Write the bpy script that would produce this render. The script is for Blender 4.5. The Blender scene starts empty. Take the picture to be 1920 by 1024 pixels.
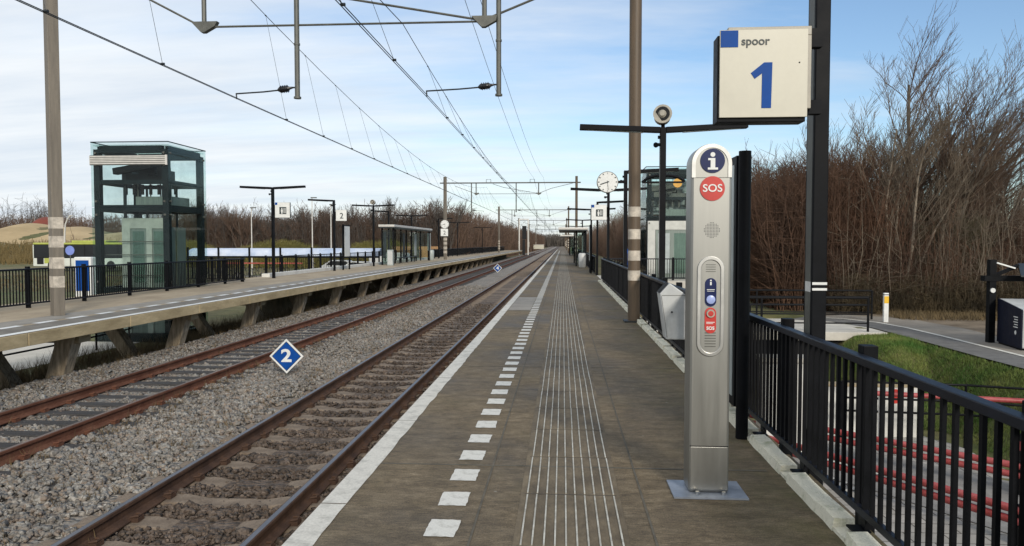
import bpy, math, random
import numpy as np
from math import sin, cos, pi, radians as R
random.seed(7); rng = np.random.default_rng(11)
S = bpy.context.scene; COL = S.collection

# ------------------------------------------------------------------ helpers
class MB:
    """collects shapes and links them as ONE mesh object"""
    def __init__(s): s.v = []; s.f = []
    def add(s, vs, fs):
        n = len(s.v); s.v += [tuple(p) for p in vs]; s.f += [tuple(i + n for i in f) for f in fs]; return s
    def bx(s, x0, x1, y0, y1, z0, z1):
        return s.add([(x0,y0,z0),(x1,y0,z0),(x1,y1,z0),(x0,y1,z0),(x0,y0,z1),(x1,y0,z1),(x1,y1,z1),(x0,y1,z1)],
                     [(0,3,2,1),(4,5,6,7),(0,1,5,4),(1,2,6,5),(2,3,7,6),(3,0,4,7)])
    def quad(s, a, b, c, d): return s.add([a,b,c,d], [(0,1,2,3)])
    def beam(s, p, q, w, h):
        """rectangular bar from p to q, w across, h upward"""
        p = np.array(p, float); q = np.array(q, float); d = q - p; d /= np.linalg.norm(d)
        u = np.array((0,0,1.)) if abs(d[2]) < .95 else np.array((0,1.,0))
        a = np.cross(d, u); a /= np.linalg.norm(a); b = np.cross(a, d)
        vs = [o + a*i*w/2 + b*j*h/2 for o in (p, q) for i, j in ((-1,-1),(1,-1),(1,1),(-1,1))]
        return s.add(vs, [(0,1,2,3),(7,6,5,4),(0,4,5,1),(1,5,6,2),(2,6,7,3),(3,7,4,0)])
    def tube(s, pts, r, n=8, cap=True):
        pts = [np.array(p, float) for p in pts]; rr = r if isinstance(r, (list, tuple)) else [r]*len(pts)
        d0 = pts[1] - pts[0]; u = np.array((0,0,1.)) if abs(d0[2]) < .9*np.linalg.norm(d0) else np.array((1.,0,0))
        rings = []
        for i, p in enumerate(pts):
            d = pts[min(i+1, len(pts)-1)] - pts[max(i-1, 0)]; d = d/np.linalg.norm(d)
            a = np.cross(d, u); a /= np.linalg.norm(a); b = np.cross(a, d)
            rings.append([p + rr[i]*(cos(2*pi*k/n)*a + sin(2*pi*k/n)*b) for k in range(n)])
        vs = [v for g in rings for v in g]; fs = []
        for i in range(len(pts)-1):
            for k in range(n): fs.append((i*n+k, i*n+(k+1)%n, (i+1)*n+(k+1)%n, (i+1)*n+k))
        if cap: fs += [tuple(range(n-1,-1,-1)), tuple(range((len(pts)-1)*n, len(pts)*n))]
        return s.add(vs, fs)
    def prism(s, poly, t0, t1, ax='y'):
        """2-D outline extruded: ax y -> (x,z) outline, ax x -> (y,z), ax z -> (x,y)"""
        g = {'y': lambda a,b,t:(a,t,b), 'x': lambda a,b,t:(t,a,b), 'z': lambda a,b,t:(a,b,t)}[ax]; n = len(poly)
        vs = [g(a,b,t0) for a,b in poly] + [g(a,b,t1) for a,b in poly]
        fs = [tuple(range(n)), tuple(range(2*n-1, n-1, -1))] + [(i, i+n, (i+1)%n+n, (i+1)%n) for i in range(n)]
        return s.add(vs, fs)
    def ring(s, outer, inner, t0, t1):
        """frame between two outlines of equal length (x,z), extruded along y"""
        n = len(outer); vs = [(a,t0,b) for a,b in outer]+[(a,t0,b) for a,b in inner]+[(a,t1,b) for a,b in outer]+[(a,t1,b) for a,b in inner]
        fs = []
        for i in range(n):
            j = (i+1)%n
            fs += [(i,j,n+j,n+i),(2*n+j,2*n+i,3*n+i,3*n+j),(i,2*n+i,2*n+j,j),(n+j,3*n+j,3*n+i,n+i)]
        return s.add(vs, fs)
    def disc(s, c, r, t, ax='y', n=32, r2=None):
        p = [(r*cos(2*pi*k/n), (r2 or r)*sin(2*pi*k/n)) for k in range(n)]
        if ax == 'y': return s.prism([(c[0]+a, c[2]+b) for a,b in p], c[1], c[1]+t, 'y')
        if ax == 'x': return s.prism([(c[1]+a, c[2]+b) for a,b in p], c[0], c[0]+t, 'x')
        return s.prism([(c[0]+a, c[1]+b) for a,b in p], c[2], c[2]+t, 'z')
    def build(s, name, mat, parent=None, smooth=False, bev=0, loc=None):
        me = bpy.data.meshes.new(name); me.from_pydata(s.v, [], s.f); me.update()
        import bmesh
        bm = bmesh.new(); bm.from_mesh(me); bmesh.ops.recalc_face_normals(bm, faces=bm.faces); bm.to_mesh(me); bm.free()
        if smooth:
            me.polygons.foreach_set('use_smooth', [True]*len(me.polygons))
        o = bpy.data.objects.new(name, me); COL.objects.link(o); me.materials.append(mat)
        if smooth:
            try: me.set_sharp_from_angle(angle=R(40))
            except Exception: pass
        if bev:
            m = o.modifiers.new('Bevel', 'BEVEL'); m.width = bev; m.segments = 2; m.limit_method = 'ANGLE'; m.angle_limit = R(50)
        if parent: o.parent = parent
        if loc: o.location = loc
        return o

def tag(o, label, cat, group=None):
    o['label'] = label; o['category'] = cat
    if group: o['group'] = group
    return o
def kind(o, k): o['kind'] = k; return o
def thing(name, label, cat, loc=(0,0,0), rz=0, group=None):
    o = bpy.data.objects.new(name, None); COL.objects.link(o); o.empty_display_size = .2
    o.location = loc; o.rotation_euler = (0,0,rz); return tag(o, label, cat, group)
def copy_tree(o, parent=None):
    c = o.copy(); COL.objects.link(c)
    if parent: c.parent = parent
    for ch in [k for k in o.children]: copy_tree(ch, c)
    return c
def dup(root, loc, label, rz=0, group=None, sc=None):
    c = copy_tree(root); c.location = loc; c.rotation_euler = (0,0,rz); c['label'] = label
    if group: c['group'] = group
    if sc: c.scale = sc
    return c
def np_obj(name, V, F, mat, parent=None, smooth=False):
    me = bpy.data.meshes.new(name); V = np.asarray(V, np.float32); F = np.asarray(F, np.int32)
    k = F.shape[1]; me.vertices.add(len(V)); me.vertices.foreach_set('co', V.ravel())
    me.loops.add(F.size); me.loops.foreach_set('vertex_index', F.ravel())
    me.polygons.add(len(F)); me.polygons.foreach_set('loop_start', np.arange(0, F.size, k, dtype=np.int32))
    me.update(calc_edges=True); me.validate()
    if smooth: me.polygons.foreach_set('use_smooth', [True]*len(F))
    o = bpy.data.objects.new(name, me); COL.objects.link(o); me.materials.append(mat)
    if parent: o.parent = parent
    return o
def segs_mesh(P, Q, r0, r1, n=3):
    """n-sided tapered tubes for many segments at once -> verts, quads"""
    P = np.asarray(P, float); Q = np.asarray(Q, float); r0 = np.asarray(r0, float)[:,None]; r1 = np.asarray(r1, float)[:,None]
    d = Q - P; d /= np.linalg.norm(d, axis=1, keepdims=True) + 1e-9
    u = np.where(np.abs(d[:,2:3]) < .9, np.array([[0,0,1.]]), np.array([[1.,0,0]]))
    a = np.cross(d, u); a /= np.linalg.norm(a, axis=1, keepdims=True); b = np.cross(a, d)
    N = len(P); V = np.empty((N, 2*n, 3))
    for k in range(n):
        w = cos(2*pi*k/n)*a + sin(2*pi*k/n)*b; V[:,k] = P + r0*w; V[:,n+k] = Q + r1*w
    base = (np.arange(N)*2*n)[:,None]
    F = np.concatenate([base + np.array([[k, (k+1)%n, n+(k+1)%n, n+k]]) for k in range(n)])
    return V.reshape(-1,3), F

# ------------------------------------------------------------------ materials
def newmat(name):
    m = bpy.data.materials.new(name); m.use_nodes = True; nt = m.node_tree
    return m, nt, nt.nodes['Principled BSDF']
def coords(nt, scale=(1,1,1), kind='Object'):
    tc = nt.nodes.new('ShaderNodeTexCoord'); mp = nt.nodes.new('ShaderNodeMapping'); mp.inputs['Scale'].default_value = scale
    nt.links.new(tc.outputs[kind], mp.inputs['Vector']); return mp.outputs['Vector']
def noise(nt, vec, scale, detail=5, rough=.6):
    n = nt.nodes.new('ShaderNodeTexNoise'); n.inputs['Scale'].default_value = scale; n.inputs['Detail'].default_value = detail
    n.inputs['Roughness'].default_value = rough; nt.links.new(vec, n.inputs['Vector']); return n.outputs['Fac']
def ramp(nt, fac, stops):
    r = nt.nodes.new('ShaderNodeValToRGB'); e = r.color_ramp.elements
    while len(e) < len(stops): e.new(.5)
    for i, (p, c) in enumerate(stops):
        e[i].position = p; e[i].color = (c[0], c[1], c[2], 1) if not isinstance(c, (int, float)) else (c,c,c,1)
    nt.links.new(fac, r.inputs['Fac']); return r.outputs['Color']
def mixc(nt, fac, a, b, mode='MIX'):
    m = nt.nodes.new('ShaderNodeMix'); m.data_type = 'RGBA'; m.blend_type = mode
    for sock, val in ((m.inputs[0], fac), (m.inputs[6], a), (m.inputs[7], b)):
        if isinstance(val, (int, float)): sock.default_value = val
        elif isinstance(val, tuple): sock.default_value = (*val[:3], 1)
        else: nt.links.new(val, sock)
    return m.outputs[2]
def bump(nt, bs, h, strength, dist=.02):
    b = nt.nodes.new('ShaderNodeBump'); b.inputs['Strength'].default_value = strength; b.inputs['Distance'].default_value = dist
    nt.links.new(h, b.inputs['Height']); nt.links.new(b.outputs['Normal'], bs.inputs['Normal'])
def pm(name, col, rough=.6, metal=0, var=.15, scale=6, bmp=0, col2=None, spec=.5, st=(1,1,1), lo=.35, hi=.68):
    """principled colour broken up by two sizes of noise"""
    m, nt, bs = newmat(name); v = coords(nt, st); n = noise(nt, v, scale); n2 = noise(nt, v, scale*9, 3)
    c2 = col2 or tuple(min(1, c*(1+var*1.3)) for c in col); c1 = col if col2 else tuple(c*(1-var) for c in col)
    base = ramp(nt, n, [(lo, c1), (hi, c2)])
    g = ramp(nt, n2, [(.3, 1-var*.7), (.7, 1+var*.0)])
    nt.links.new(mixc(nt, 1., base, g, 'MULTIPLY'), bs.inputs['Base Color'])
    rr = ramp(nt, n, [(.3, max(0, rough-.08)), (.7, min(1, rough+.08))]); nt.links.new(rr, bs.inputs['Roughness'])
    bs.inputs['Metallic'].default_value = metal; bs.inputs['Specular IOR Level'].default_value = spec
    if bmp: bump(nt, bs, n2, bmp)
    return m
def glassmat(name, tint, gloss=.12):
    m = bpy.data.materials.new(name); m.use_nodes = True; nt = m.node_tree; nt.nodes.clear()
    out = nt.nodes.new('ShaderNodeOutputMaterial'); t = nt.nodes.new('ShaderNodeBsdfTransparent'); g = nt.nodes.new('ShaderNodeBsdfGlossy')
    v = coords(nt); n = noise(nt, v, 1.5, 3); tc = ramp(nt, n, [(.3, tuple(c*.93 for c in tint)), (.7, tint)])
    nt.links.new(tc, t.inputs['Color']); g.inputs['Roughness'].default_value = .03
    lw = nt.nodes.new('ShaderNodeLayerWeight'); lw.inputs['Blend'].default_value = .5; pw = nt.nodes.new('ShaderNodeMath'); pw.operation = 'POWER'; pw.inputs[1].default_value = 4.5
    nt.links.new(lw.outputs['Facing'], pw.inputs[0]); ml = nt.nodes.new('ShaderNodeMath'); ml.operation = 'MULTIPLY_ADD'; ml.inputs[1].default_value = .45; ml.inputs[2].default_value = gloss*.4; nt.links.new(pw.outputs[0], ml.inputs[0])
    mx = nt.nodes.new('ShaderNodeMixShader'); nt.links.new(ml.outputs[0], mx.inputs[0])
    nt.links.new(t.outputs[0], mx.inputs[1]); nt.links.new(g.outputs[0], mx.inputs[2]); nt.links.new(mx.outputs[0], out.inputs['Surface'])
    return m

M = {}
M['black'] = pm('black_paint', (.006,.0065,.008), .5, 0, .3, 5, spec=.1)
M['blackrail'] = pm('black_rail_paint', (.008,.010,.016), .42, 0, .3, 4, spec=.22)
M['dark'] = pm('dark_grey', (.022,.026,.028), .45, 0, .2, 3)
M['liftframe'] = pm('lift_frame_paint', (.009,.015,.017), .5, 0, .2, 3, spec=.15)
M['white'] = pm('white_enamel', (.72,.72,.69), .45, 0, .07, 5)
M['cream'] = pm('cream_sign_face', (.53,.50,.405), .4, 0, .05, 2.5)
M['blue'] = pm('sign_blue', (.006,.062,.28), .5, 0, .1, 5, spec=.12)
M['navydark'] = pm('navy_black_panel', (.007,.009,.022), .5, 0, .15, 5, spec=.15)
M['navy'] = pm('navy', (.006,.014,.075), .4, 0, .15, 5, spec=.3)
M['red'] = pm('sign_red', (.50,.035,.025), .4, 0, .1, 5)
M['redplastic'] = pm('red_plastic', (.30,.035,.032), .5, 0, .4, 3, 0, (.47,.10,.10))
M['steel'] = pm('brushed_stainless', (.33,.325,.30), .44, 1, .035, 1.2, 0, st=(10,1,.5))
M['steel2'] = pm('brushed_stainless_rim', (.52,.51,.48), .38, 1, .08, 3)
M['plate'] = pm('base_plate_steel', (.34,.37,.42), .5, .6, .2, 5)
M['galv'] = pm('galvanised_steel', (.12,.12,.105), .55, .35, .2, 6)
M['mastlight'] = pm('weathered_mast_paint', (.175,.15,.118), .65, 0, .18, 2, .1, st=(6,6,.5))
M['mastbrown'] = pm('brown_mast_paint', (.105,.072,.043), .55, 0, .2, 2, .1, st=(6,6,.5))
M['band'] = pm('pale_reflective_band', (.52,.46,.38), .6, 0, .25, 8)
M['greybin'] = pm('grey_bin_paint', (.50,.51,.50), .42, 0, .08, 4)
M['railrust'] = pm('rusty_rail', (.125,.05,.03), .88, 0, .35, 5, .3, (.19,.088,.055), spec=.2, st=(1,.6,1))
M['raildark'] = pm('dark_rail', (.062,.036,.025), .8, 0, .3, 5, .3, (.12,.068,.044), spec=.25)
M['railtop'] = pm('polished_rail_head', (.20,.20,.215), .45, 1, .2, 9, st=(1,.1,1))
M['railtop2'] = pm('dull_rail_head', (.22,.16,.13), .5, .7, .3, 9, st=(1,.1,1))
M['sleeperc'] = pm('concrete_sleeper', (.145,.107,.075), .9, 0, .3, 5, .5, (.27,.21,.155))
M['sleeperw'] = pm('old_timber_sleeper', (.03,.028,.027), .85, 0, .35, 4, .6, (.075,.069,.065), st=(.6,7,1))
M['wire'] = pm('wire_copper_grey', (.028,.032,.034), .5, .3, .2, 3)
M['insul'] = pm('insulator_brown', (.012,.012,.014), .3, 0, .2, 8)
M['lensgrey'] = pm('speaker_beige', (.36,.33,.27), .45, 0, .15, 8)
M['glass'] = glassmat('lift_glass', (.925,.972,.96), .035)
M['glass2'] = glassmat('green_tinted_glass', (.86,.93,.905), .05)
M['frost'] = pm('frosted_panel', (.38,.42,.41), .35, 0, .1, 4)
M['louvre'] = pm('louvre_metal', (.60,.575,.53), .5, .1, .08, 6)
M['doorpale'] = pm('pale_inner_frame', (.42,.44,.39), .5, .1, .1, 4)
M['doorwhite'] = pm('lift_door_frame', (.50,.50,.46), .45, .1, .08, 4)
M['doorgrey'] = pm('lift_inner_metal', (.20,.235,.21), .4, .3, .15, 4, st=(6,6,.4))
M['concrete'] = pm('weathered_concrete', (.27,.215,.13), .9, 0, .25, 2.5, .35, (.47,.38,.245))
M['fascia'] = pm('ochre_edge_concrete', (.36,.275,.15), .9, 0, .2, 1.6, .3, (.60,.475,.28), st=(1,.6,2))
M['pier'] = pm('streaked_concrete_pier', (.22,.17,.11), .9, 0, .3, 3, .5, (.58,.47,.33), st=(5,5,.7))
M['kerb'] = pm('mossy_kerb_concrete', (.44,.45,.29), .9, 0, .22, 9, .6, (.80,.76,.61), lo=.28, hi=.48)
M['yellow'] = pm('marker_yellow', (.75,.45,.02), .45, 0, .1, 6)
M['amber'] = pm('amber_disc', (.62,.33,.05), .4, 0, .1, 6)
M['paint'] = pm('white_road_paint', (.42,.40,.345), .75, 0, .28, 11, .15, (.68,.66,.60), lo=.28, hi=.5)
M['paintL'] = pm('worn_white_edge_paint', (.44,.42,.37), .8, 0, .35, 7, .2, (.66,.63,.56), lo=.3, hi=.52)
M['rib'] = pm('worn_rib_white', (.36,.34,.29), .75, 0, .35, 8, 0, (.62,.60,.53))
M['joint'] = pm('slab_joint_mortar', (.075,.065,.047), .95, 0, .35, 6, .2, (.15,.13,.10))
M['drain'] = pm('black_rubber_gap', (.055,.046,.036), .9, 0, .3, 6)
M['bark'] = pm('grey_brown_bark', (.10,.08,.062), .9, 0, .3, 3, .3, (.17,.145,.115))
M['twig'] = pm('bare_twigs', (.075,.048,.032), .9, 0, .3, .5, 0, (.155,.102,.068))
M['twig2'] = pm('pale_bare_twigs', (.11,.085,.06), .9, 0, .3, .5, 0, (.19,.145,.10))
M['thicket'] = pm('reddish_thicket_twigs', (.068,.037,.022), .95, 0, .3, .35, 0, (.165,.086,.05))
M['farwood'] = pm('far_wood_twigs', (.10,.062,.043), .95, 0, .3, .05, 0, (.20,.128,.088))
M['farwood2'] = pm('far_grey_wood_twigs', (.09,.075,.065), .95, 0, .3, .05, 0, (.14,.12,.10))
M['shrub'] = pm('yellow_green_scrub', (.13,.125,.03), .95, 0, .3, .15, 0, (.31,.265,.08))
M['grass'] = pm('grass_blades', (.06,.15,.016), .8, 0, .3, .9, 0, (.23,.25,.065))
M['dry'] = pm('dry_weeds', (.09,.065,.03), .9, 0, .3, .8, 0, (.2,.14,.065))
M['sand'] = pm('dune_sand', (.36,.26,.13), .95, 0, .2, .1, .2, (.50,.37,.20))
M['asphalt'] = pm('asphalt', (.11,.105,.10), .9, 0, .15, 3, .25, (.17,.165,.155))
M['footpath'] = pm('pale_footpath', (.21,.185,.155), .9, 0, .15, 2, .2, (.28,.25,.21))
M['bridge'] = pm('pale_bridge_deck', (.52,.49,.43), .85, 0, .1, 1.2, .1)
M['stonew'] = pm('white_wall_render', (.62,.61,.57), .8, 0, .1, 1.5, .1)
M['canopy'] = pm('pale_blue_canopy', (.36,.44,.60), .3, 0, .1, .8, 0, (.62,.66,.74))
M['lime'] = pm('lime_green_paint', (.40,.43,.09), .5, 0, .1, 2)
M['buswhite'] = pm('bus_white', (.62,.64,.58), .35, 0, .08, 1)
M['buswin'] = pm('bus_window', (.010,.011,.013), .4, 0, .2, 1)
M['tyre'] = pm('tyre_rubber', (.012,.012,.012), .8, 0, .2, 5)
M['wood'] = pm('tan_wood_boards', (.33,.19,.085), .8, 0, .25, 2, .1, st=(4,4,.5))
M['rust'] = pm('rust_red_dome', (.17,.035,.02), .7, 0, .2, .4)
M['ink'] = pm('dark_lettering', (.02,.03,.03), .5, 0, .1, 5)
M['blackin'] = pm('matt_black', (.006,.006,.007), .8, 0, .2, 5)
M['tree2'] = pm('lichen_branches', (.085,.075,.04), .9, 0, .3, .5, 0, (.16,.135,.08))

# platform surface: brown grey concrete with fine cross streaks, damp patches, moss
m, nt, bs = newmat('platform_concrete'); M['platform'] = m
v = coords(nt); big = noise(nt, v, .55, 4); mid = noise(nt, coords(nt, (1.6,3.6,1)), 2.6, 9, .78); fine = noise(nt, coords(nt, (9,34,1)), 1.8, 6, .8); grit = noise(nt, v, 110, 2)
c = ramp(nt, mid, [(.28,(.070,.051,.029)),(.5,(.155,.117,.071)),(.72,(.27,.212,.137))])
c = mixc(nt, 1., c, ramp(nt, fine, [(.33,.5),(.62,1.22)]), 'MULTIPLY'); c = mixc(nt, 1., c, ramp(nt, big, [(.32,.66),(.5,1.0),(.68,1.25)]), 'MULTIPLY')
c = mixc(nt, 1., c, ramp(nt, grit, [(.3,.58),(.7,1.3)]), 'MULTIPLY')
moss = ramp(nt, noise(nt, coords(nt, (1,.7,1)), 1.1, 6, .7), [(.52,0.),(.72,.3)])
c = mixc(nt, moss, c, (.10,.085,.036))
sx_ = nt.nodes.new('ShaderNodeSeparateXYZ'); nt.links.new(v, sx_.inputs[0]); mr = nt.nodes.new('ShaderNodeMapRange'); mr.inputs[1].default_value = .75; mr.inputs[2].default_value = 1.5
nt.links.new(sx_.outputs[0], mr.inputs[0]); me_ = nt.nodes.new('ShaderNodeMath'); me_.operation = 'MULTIPLY'; nt.links.new(mr.outputs[0], me_.inputs[0])
nt.links.new(ramp(nt, noise(nt, coords(nt, (1,.8,1)), 1.9, 7, .75), [(.42,0.),(.68,.7)]), me_.inputs[1]); c = mixc(nt, me_.outputs[0], c, (.085,.078,.026))
gv = nt.nodes.new('ShaderNodeTexVoronoi'); gv.inputs['Scale'].default_value = 3.2; nt.links.new(v, gv.inputs['Vector'])
c = mixc(nt, ramp(nt, gv.outputs['Distance'], [(.028,.7),(.045,0.)]), c, (.30,.27,.22))
wet = ramp(nt, noise(nt, coords(nt, (1,.6,1)), .8, 5, .7), [(.56,0.),(.66,.42)]); c = mixc(nt, wet, c, (.075,.06,.042)); nt.links.new(c, bs.inputs['Base Color'])
nt.links.new(ramp(nt, big, [(.35,.62),(.6,.9)]), bs.inputs['Roughness']); bs.inputs['Specular IOR Level'].default_value = .35
bump(nt, bs, fine, .25, .01)
# tan sandy surfacing of the far platform
M['platform2'] = pm('sandy_platform_surface', (.29,.228,.15), .92, 0, .2, 1.2, .2, (.42,.34,.235), st=(1,.4,1))
M['platform3'] = pm('grey_platform_band', (.13,.116,.096), .9, 0, .2, 2, .2, (.21,.19,.16))
M['patch'] = pm('pale_slab_patch', (.22,.20,.17), .9, 0, .15, 3, .1, (.31,.285,.245))

def stone_mat(name, cols, dark=.5, scale=17):
    m, nt, bs = newmat(name); v = coords(nt); vo = nt.nodes.new('ShaderNodeTexVoronoi'); vo.inputs['Scale'].default_value = scale
    nt.links.new(v, vo.inputs['Vector']); sx = nt.nodes.new('ShaderNodeSeparateColor'); nt.links.new(vo.outputs['Color'], sx.inputs[0])
    n = len(cols); c = ramp(nt, sx.outputs[0], [((i+.3)/n, cols[i]) for i in range(n)])
    fine = noise(nt, v, 60, 4); c = mixc(nt, 1., c, ramp(nt, fine, [(.3,.72),(.7,1.2)]), 'MULTIPLY')
    c = mixc(nt, 1., c, ramp(nt, noise(nt, v, .7, 4), [(.3,.8),(.7,1.1)]), 'MULTIPLY')
    nt.links.new(c, bs.inputs['Base Color']); bs.inputs['Roughness'].default_value = .9
    inv = ramp(nt, vo.outputs['Distance'], [(0.,1.),(.7,0.)]); bump(nt, bs, inv, .9, .05); return m
GREY = [(.165,.15,.13),(.27,.247,.215),(.215,.182,.15),(.37,.345,.305),(.205,.202,.192),(.26,.205,.16)]
M['ballast'] = stone_mat('ballast_stone', GREY)
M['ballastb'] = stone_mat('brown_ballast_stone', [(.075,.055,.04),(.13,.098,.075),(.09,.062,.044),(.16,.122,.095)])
M['ballastr'] = stone_mat('rusty_ballast_stone', [(.13,.075,.05),(.16,.13,.11),(.15,.10,.075),(.19,.165,.14)])
# natural ground: dull grass with bare earth
m, nt, bs = newmat('ground_grass'); M['ground'] = m
v = coords(nt); a = noise(nt, v, .09, 6, .65); b = noise(nt, v, 1.7, 6, .7)
c = ramp(nt, a, [(.35,(.065,.09,.018)),(.5,(.13,.115,.042)),(.65,(.20,.155,.075))]); c = mixc(nt, 1., c, ramp(nt, b, [(.3,.55),(.7,1.25)]), 'MULTIPLY')
nt.links.new(c, bs.inputs['Base Color']); bs.inputs['Roughness'].default_value = .95; bump(nt, bs, b, .6, .1)
# block paving of the lower road edge
m, nt, bs = newmat('pale_paving'); M['paving'] = m
br = nt.nodes.new('ShaderNodeTexBrick'); nt.links.new(coords(nt), br.inputs['Vector']); br.inputs['Scale'].default_value = 1.0
br.inputs['Color1'].default_value = (.30,.285,.255,1); br.inputs['Color2'].default_value = (.38,.36,.33,1); br.inputs['Mortar'].default_value = (.09,.08,.07,1)
br.inputs['Mortar Size'].default_value = .012; br.inputs['Brick Width'].default_value = .6; br.inputs['Row Height'].default_value = .4
n2 = noise(nt, coords(nt), 3, 5); c = mixc(nt, 1., br.outputs['Color'], ramp(nt, n2, [(.3,.8),(.7,1.1)]), 'MULTIPLY')
nt.links.new(c, bs.inputs['Base Color']); bs.inputs['Roughness'].default_value = .9

def text(s, size, mat, parent, loc, rot=(pi/2,0,0), name='lettering', bold=0, ext=.0015, sx=1, align='CENTER'):
    cu = bpy.data.curves.new(name, 'FONT'); cu.body = s; cu.size = size; cu.align_x = align; cu.align_y = 'CENTER'
    cu.extrude = ext; cu.offset = bold; cu.resolution_u = 4
    t = bpy.data.objects.new('tmp', cu); COL.objects.link(t); bpy.context.view_layer.update()
    me = bpy.data.meshes.new_from_object(t.evaluated_get(bpy.context.evaluated_depsgraph_get())); bpy.data.objects.remove(t)
    me.name = name; me.materials.clear(); me.materials.append(mat)
    o = bpy.data.objects.new(name, me); COL.objects.link(o); o.parent = parent; o.location = loc; o.rotation_euler = rot; o.scale = (sx,1,1); return o

# ------------------------------------------------------------------ camera
H = 1.58; F = 1390.0
cam = bpy.data.cameras.new('camera'); co = bpy.data.objects.new('camera', cam); COL.objects.link(co); S.camera = co
cam.sensor_width = 36; cam.lens = 36*F/1920; cam.clip_start = .05; cam.clip_end = 3000
co.location = (0,0,H); co.rotation_euler = (pi/2 - R(2.266), 0, R(3.907))

# ------------------------------------------------------------------ light and sky
SUN_EL, SUN_AZ = R(25), R(158)      # azimuth clockwise from +Y: behind the photographer, a little to the right
w = bpy.data.worlds.new('World'); S.world = w; w.use_nodes = True; nt = w.node_tree; bg = nt.nodes['Background']
sky = nt.nodes.new('ShaderNodeTexSky'); sky.sky_type = 'NISHITA'; sky.sun_disc = False; sky.sun_elevation = SUN_EL; sky.sun_rotation = SUN_AZ
sky.air_density = 1.0; sky.dust_density = .8; sky.ozone_density = 1.6
tc = nt.nodes.new('ShaderNodeTexCoord'); sp = nt.nodes.new('ShaderNodeSeparateXYZ'); nt.links.new(tc.outputs['Generated'], sp.inputs[0])
def mth(op, a, b=None):
    n = nt.nodes.new('ShaderNodeMath'); n.operation = op
    for i, x in enumerate((a, b)):
        if x is None: continue
        if isinstance(x, (int, float)): n.inputs[i].default_value = x
        else: nt.links.new(x, n.inputs[i])
    return n.outputs[0]
zz = mth('ADD', mth('MAXIMUM', sp.outputs[2], 0.), .12)
cb = nt.nodes.new('ShaderNodeCombineXYZ'); nt.links.new(mth('DIVIDE', sp.outputs[0], zz), cb.inputs[0]); nt.links.new(mth('DIVIDE', sp.outputs[1], zz), cb.inputs[1])
def wmap(rot, sc, loc=(0,0,0)):
    mp = nt.nodes.new('ShaderNodeMapping'); mp.inputs['Rotation'].default_value = (0,0,rot); mp.inputs['Scale'].default_value = sc; mp.inputs['Location'].default_value = loc
    nt.links.new(cb.outputs[0], mp.inputs['Vector']); return mp.outputs[0]
n1 = noise(nt, wmap(R(12), (.32,.8,1), (1.3,.4,0)), 1.15, 8, .58); n2 = noise(nt, wmap(R(-8), (.55,1.45,1)), 1.7, 9, .6)
left = mth('MULTIPLY', mth('SUBTRACT', .06, sp.outputs[0]), .52)         # more cloud to the left
low = mth('MULTIPLY', mth('SUBTRACT', .30, sp.outputs[2]), .55)          # and towards the horizon
over = mth('MULTIPLY', mth('MAXIMUM', mth('SUBTRACT', sp.outputs[2], .46), 0.), 1.5)      # unseen cloud overhead, added to make the fill light neutral
behind = mth('MULTIPLY', mth('MAXIMUM', mth('SUBTRACT', .2, sp.outputs[1]), 0.), .7)      # unseen cloud behind the photographer, added for the same fill light
cl = mth('ADD', mth('ADD', mth('ADD', mth('ADD', mth('ADD', mth('MULTIPLY', n1, .70), mth('MULTIPLY', n2, .36)), left), low), over), behind)
cl = ramp(nt, cl, [(.46,0.),(.60,.36),(.74,.74),(.92,.95)])
cshade = noise(nt, wmap(R(4), (.4,1.5,1), (3,2,0)), 1.3, 7, .6)
ccol = ramp(nt, cshade, [(.3,(5.9,6.6,7.5)),(.55,(7.5,7.9,8.3)),(.75,(8.6,8.8,8.9))])
skyc = mixc(nt, 1., sky.outputs[0], (1.2,1.30,1.38), 'MULTIPLY')
nt.links.new(mixc(nt, cl, skyc, ccol), bg.inputs['Color']); bg.inputs['Strength'].default_value = .1
sl = bpy.data.lights.new('sun', 'SUN'); so = bpy.data.objects.new('sun', sl); COL.objects.link(so)
sl.energy = 2.3; sl.angle = R(12); sl.color = (1.,.93,.82)
sd = np.array((sin(SUN_AZ)*cos(SUN_EL), cos(SUN_AZ)*cos(SUN_EL), sin(SUN_EL)))
import mathutils
so.rotation_euler = mathutils.Vector(sd).to_track_quat('Z', 'Y').to_euler()
S.view_settings.view_transform = 'Standard'; S.view_settings.look = 'None'; S.view_settings.exposure = .22; S.view_settings.gamma = 1
S.view_settings.use_curve_mapping = False
S.cycles.max_bounces = 6; S.cycles.transparent_max_bounces = 24; S.cycles.caustics_reflective = False; S.cycles.caustics_refractive = False

# ------------------------------------------------------------------ terrain
def ss(a, b, x):
    t = np.clip((x-a)/(b-a), 0, 1); return t*t*(3-2*t)
def gh(X, Y):
    X = np.asarray(X, float); Y = np.asarray(Y, float)
    left = -1.75 + (5.9+.5*np.sin(X*.21)+.35*np.sin(X*.53+Y*.2))*np.exp(-((X+104)/34)**2-((Y-150)/26)**2) + 1.5*np.exp(-((X+60)/30)**2-((Y-130)/30)**2) + 4.5*np.exp(-((X+150)/40)**2-((Y-170)/30)**2)
    bank = np.maximum(ss(8.9,11.0,X)*ss(4,10,Y)*1.0, ss(17.4,23.5,Y)*ss(7.9,9.7,X))
    bank = np.maximum(bank, ss(29.5,31.5,Y)); bank = np.maximum(bank, ss(9.5,11.2,X))
    right = -3.02 + 1.66*bank - .12*np.exp(-((X-9.6)/1.2)**2-((Y-24.4)/1.4)**2)
    mid = -1.35 + 0*X
    h = np.where(X < -9, left + (mid-left)*ss(-12.8,-10.2,X), mid)
    return np.where(X > 1.2, right + (mid-right)*(1-ss(1.3,1.9,X)), h)
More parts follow.
